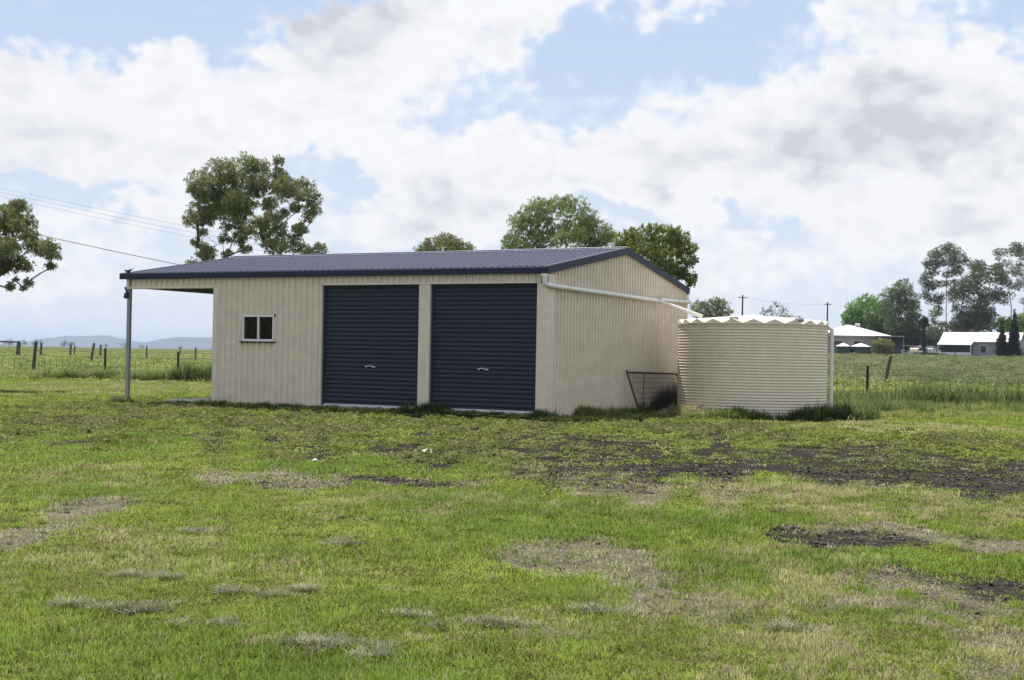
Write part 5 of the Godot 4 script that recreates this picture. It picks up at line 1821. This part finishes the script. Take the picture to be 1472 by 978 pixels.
func make_lawn() -> void:
	var lawn := stuff("lawn_grass", "short mown green and straw-coloured grass covering the yard", "grass")
	var weeds := stuff("ground_weeds", "low grey-green broad-leaved weeds in front of the shed", "weeds")
	# three sizes of tuft, larger farther off
	for band in [[5.4, 9.0, 620.0, 0.075, 0.040, 0.0042, 24], [9.0, 15.0, 300.0, 0.11, 0.048, 0.0065, 26], [15.0, 26.0, 120.0, 0.17, 0.058, 0.011, 28], [26.0, 66.0, 42.0, 0.30, 0.070, 0.022, 30]]:
		var meshes := [blades_mesh(101, band[6], band[3], band[4], band[5], 2.8), blades_mesh(102, band[6], band[3], band[4], band[5], 4.0), blades_mesh(103, band[6], band[3] * 0.8, band[4] * 1.1, band[5], 1.8)]
		var bufs := [PackedFloat32Array(), PackedFloat32Array(), PackedFloat32Array()]
		var area: float = 0.52 * (band[1] * band[1] - band[0] * band[0]) + 5.0 * (band[1] - band[0])
		var n := int(area * band[2])
		for i in n:
			var d := sqrt(rf(band[0] * band[0], band[1] * band[1]))
			var x := rf(-1.0, 1.0) * (0.52 * d + 2.5)
			var z := -d
			if in_footprint(x, z):
				continue
			look(x, z)
			var bare := maxf(c_soil * 0.97, c_tan * 0.85)
			var scrap := rf(0, 1) < bare
			if scrap and rf(0, 1) < (0.62 if c_tan > c_soil else 0.93) or rf(0, 1) < c_clover * 0.75:
				continue
			var fn := fine_noise.get_noise_2d(x * 0.45, z * 0.3)
			var bn := warp_noise.get_noise_2d(x * 0.6, z * 0.6)
			var g := clampf(0.38 + c_green * 0.6 + bn * 0.5 + fn * 0.3, 0.0, 1.0)
			var c := Color(0.205, 0.252, 0.032).lerp(Color(0.126, 0.205, 0.023), g)
			var straw := clampf(c_straw * (0.55 + fn * 1.1) + c_tan * 0.6 + maxf(0.0, fn - 0.3) * 0.4, 0.0, 1.0)
			if rf(0, 1) < straw:
				c = c.lerp(Color(0.30, 0.265, 0.155), rf(0.5, 1.0))
			elif rf(0, 1) < 0.045:
				c = c.lerp(Color(0.26, 0.24, 0.14), 0.7)
			if scrap:
				c = Color(0.27, 0.245, 0.18) if rf(0, 1) < (0.8 if c_tan > c_soil else 0.35) else Color(0.12, 0.15, 0.035)
			c = c * rf(0.6, 1.3) * (1.0 + 0.35 * fn)
			var h := rf(0.55, 1.3) * (1.0 + 0.35 * c_green + 0.7 * bn + 0.5 * fn) * (1.0 - 0.4 * bare)
			h = maxf(h, 0.3)
			var k := rf(0.8, 1.25)
			push(bufs[i % 3], Vector3(x, gh(x, z) - 0.004, z), Basis(Vector3.UP, rf(0, TAU)).scaled(Vector3(k, h, k)), c)
		for k in 3:
			copies("grass_tufts", meshes[k], M.blade, bufs[k], lawn)
	# taller tussocks standing out of it
	var tuss := [blades_mesh(111, 34, 0.05, 0.105, 0.0055, 1.5), blades_mesh(112, 30, 0.07, 0.095, 0.006, 2.2)]
	var tb := [PackedFloat32Array(), PackedFloat32Array()]
	for i in 2600:
		var d := sqrt(rf(5.4 * 5.4, 17.0 * 17.0))
		var x := rf(-1.0, 1.0) * (0.43 * d + 0.6)
		look(x, -d)
		var fn := fine_noise.get_noise_2d(x * 0.7 + 40.0, d * 0.5)
		if fn < 0.05 or rf(0, 1) < maxf(c_soil, c_tan * 0.75):
			continue
		var c := Color(0.130, 0.185, 0.024) if rf(0, 1) > c_straw * 0.7 + 0.08 else Color(0.24, 0.21, 0.11)
		var k := rf(0.7, 1.3) * clampf(d / 9.0, 0.85, 1.6)
		push(tb[i % 2], Vector3(x, gh(x, -d) - 0.005, -d), Basis(Vector3.UP, rf(0, TAU)).scaled(Vector3(k, rf(0.6, 1.1) * (0.7 + fn), k)), c * rf(0.65, 1.2))
	for k in 2:
		copies("tussocks", tuss[k], M.blade, tb[k], lawn)
	# clods on the bare soil
	var clods := stuff("soil_clods", "crumbly dark clods lying on the bare soil patches", "soil")
	var cb := [PackedFloat32Array(), PackedFloat32Array()]
	for i in 16000:
		var d := sqrt(rf(6.0 * 6.0, 19.0 * 19.0))
		var x := rf(-1.0, 1.0) * (0.43 * d + 0.4)
		look(x, -d)
		if rf(0, 1) > maxf(c_soil, c_tan * 0.35) * 1.2 - 0.35:
			continue
		var v := rf(0.7, 1.4)
		var k := rf(0.008, 0.022) * clampf(d / 11.0, 0.8, 1.15)
		push(cb[i % 2], Vector3(x, gh(x, -d) + k * 0.2, -d), Basis.from_euler(Vector3(rf(0, TAU), rf(0, TAU), rf(0, TAU))).scaled(Vector3(k * 1.4, k * 0.8, k * 1.4)), Color(0.066, 0.059, 0.053).lerp(Color(0.11, 0.085, 0.065), c_tan * rf(0, 1)) * v)
	for k in 2:
		copies("clods", clod_mesh(71 + k), M.blade_rough, cb[k], clods)
	# broad-leaved weeds
	for band in [[8.0, 18.0, 26.0, 0.10, 0.05, 0.035, 14], [18.0, 42.0, 40.0, 0.17, 0.085, 0.05, 34]]:
		var meshes := [leaves_mesh(201, band[6], band[3], band[4], band[5]), leaves_mesh(202, band[6], band[3] * 1.2, band[4] * 0.8, band[5])]
		var bufs := [PackedFloat32Array(), PackedFloat32Array()]
		var area: float = 0.52 * (band[1] * band[1] - band[0] * band[0])
		for i in int(area * band[2]):
			var d := sqrt(rf(band[0] * band[0], band[1] * band[1]))
			var x := rf(-1.0, 1.0) * 0.52 * d
			var z := -d
			if in_footprint(x, z):
				continue
			look(x, z)
			var want := c_clover * (1.0 - c_soil * 0.93) + c_soil * 0.05 + 0.02
			if rf(0, 1) > want:
				continue
			var bn := warp_noise.get_noise_2d(x * 0.5 + 30.0, z * 0.5)
			var c := Color(0.17, 0.185, 0.062).lerp(Color(0.20, 0.235, 0.045), clampf(0.4 + bn * 1.6, 0.0, 1.0)) * rf(0.55, 1.3)
			var k := rf(0.6, 1.3)
			push(bufs[i % 2], Vector3(x, gh(x, z), z), Basis(Vector3.UP, rf(0, TAU)).scaled(Vector3(k, k * rf(0.6, 1.2), k)), c)
		for k in 2:
			copies("weed_plants", meshes[k], M.blade, bufs[k], weeds)


func band_of(label: String, called: String, meshes: Array, list: Array) -> void:
	# list: [x0, z0, x1, z1, half-width, count, height, colour]
	var o := stuff(called, label, "grass")
	var bufs := []
	for m in meshes:
		bufs.append(PackedFloat32Array())
	for a in list:
		for i in a[5]:
			var t := rf(0, 1)
			var p: Vector2 = Vector2(a[0], a[1]).lerp(Vector2(a[2], a[3]), t) + Vector2(rf(-1, 1), rf(-1, 1)) * a[4]
			if in_footprint(p.x, p.y):
				continue
			var n := fine_noise.get_noise_2d(p.x * 0.35, p.y * 0.35)
			if rf(-0.5, 0.6) > n + 0.25:
				continue
			var h: float = a[6] * rf(0.55, 1.2) * (1.0 + n * 0.7)
			var k: float = clampf(a[6], 0.2, 0.8) * rf(0.8, 1.3)
			var c: Color = a[7] * rf(0.7, 1.25)
			if rf(0, 1) < 0.12:
				c = c.lerp(Color(0.30, 0.27, 0.14), 0.6)
			push(bufs[i % meshes.size()], Vector3(p.x, gh(p.x, p.y) - 0.02, p.y), Basis(Vector3.UP, rf(0, TAU)).scaled(Vector3(k, h, k)), c)
	for i in meshes.size():
		copies("grass_clumps", meshes[i], M.blade, bufs[i], o)


func make_long_grass() -> void:
	var near := [blades_mesh(301, 26, 0.35, 1.0, 0.035, 0.9), blades_mesh(302, 24, 0.4, 0.9, 0.04, 1.4)]
	var green := Color(0.125, 0.175, 0.038)
	var dark := Color(0.075, 0.115, 0.028)
	var light := Color(0.205, 0.235, 0.062)
	band_of("long unmown grass along the left netting fence", "long_grass", near, [
		[-30.0, -63.2, -7.0, -62.4, 1.2, 2600, 0.48, light], [-22.0, -62.6, -8.0, -61.5, 0.9, 1500, 0.58, green], [-15.6, -61.4, -13.0, -61.0, 0.5, 260, 0.95, dark]])
	band_of("tall dark green grass along the right netting fence beside the tank", "long_grass", near, [
		[9.0, -40.5, 26.0, -45.5, 2.2, 3200, 0.42, green], [9.2, -44.0, 24.0, -49.0, 2.0, 2600, 0.60, dark], [13.0, -43.0, 16.8, -44.5, 1.0, 620, 0.85, dark], [9.0, -38.6, 12.0, -39.2, 0.8, 500, 0.45, dark], [9.5, -37.0, 22.0, -41.0, 1.0, 1500, 0.24, light], [17.0, -41.0, 22.0, -42.0, 1.0, 350, 0.5, Color(0.34, 0.30, 0.14)]])
	band_of("grass and weeds grown up round the foot of the cream tank", "long_grass", near, [
		[4.6, -33.9, 6.3, -33.3, 0.35, 420, 0.30, green], [5.6, -33.4, 6.4, -33.3, 0.25, 160, 0.42, green], [7.2, -33.5, 9.2, -34.6, 0.40, 520, 0.42, dark], [8.2, -33.6, 9.4, -35.4, 0.4, 360, 0.5, dark], [4.2, -34.6, 5.0, -33.9, 0.4, 220, 0.34, Color(0.30, 0.29, 0.13)]])
	band_of("weeds growing along the base of the shed walls", "long_grass", near, [
		[1.6, -32.3, 2.6, -34.0, 0.30, 330, 0.36, light], [2.5, -33.6, 3.6, -36.4, 0.35, 300, 0.28, green], [0.5, -30.8, 0.9, -30.9, 0.2, 60, 0.30, dark], [-1.9, -32.1, 0.6, -30.8, 0.15, 170, 0.20, dark], [-2.6, -32.4, -1.6, -31.9, 0.2, 90, 0.32, dark], [-8.0, -34.9, -2.5, -32.4, 0.12, 220, 0.16, dark], [-9.7, -35.6, -5.0, -33.5, 0.12, 90, 0.2, green], [-11.0, -36.7, -10.5, -36.5, 0.25, 90, 0.28, dark]])
	# the paddocks
	var far := [blades_mesh(401, 30, 0.6, 1.0, 0.07, 2.6), leaves_mesh(402, 70, 0.7, 0.9, 0.12)]
	var p := stuff("paddock_growth", "rough weedy growth of the paddocks beyond the fences", "grass")
	var bufs := [PackedFloat32Array(), PackedFloat32Array()]
	for i in 74000:
		var d := sqrt(rf(52.0 * 52.0, 250.0 * 250.0))
		if rf(0, 1) > clampf(110.0 / d, 0.35, 1.0):
			continue
		var x := rf(-0.56, 0.56) * d
		var z := -d
		var right := sm(-8.0, 10.0, x)
		if x > -9.0 and x < 7.0:
			continue
		if d < 60.0 and right < 0.5 or x > 0.0 and z > -44.0 - x * 0.45:
			continue
		var n := fine_noise.get_noise_2d(x * 0.12, z * 0.07)
		var b := broad_noise.get_noise_2d(x * 0.8, z * 0.5)
		var h := rf(0.14, 0.34) * (1.0 + n) * (1.0 + 0.5 * right)
		var weed := rf(0, 1) < 0.25 + 0.45 * right * sm(66.0, 84.0, d)
		var c := Color(0.23, 0.275, 0.062).lerp(Color(0.165, 0.225, 0.048), clampf(0.5 + b * 1.5, 0, 1))
		if right > 0.5 and d > 72.0:
			c = Color(0.215, 0.230, 0.115).lerp(Color(0.130, 0.160, 0.066), clampf(0.5 + b * 1.5 + n, 0, 1))
		c = c * rf(0.55, 1.3)
		var k := rf(0.6, 1.3) * (0.8 + d / 300.0) * (1.7 if rf(0, 1) < 0.06 else 1.0)
		push(bufs[1 if weed else 0], Vector3(x, gh(x, z) - 0.03, z), Basis(Vector3.UP, rf(0, TAU)).scaled(Vector3(k, h * (1.0 + d / 500.0), k)), c)
	for k in 2:
		copies("grass_clumps", far[k], M.blade, bufs[k], p)
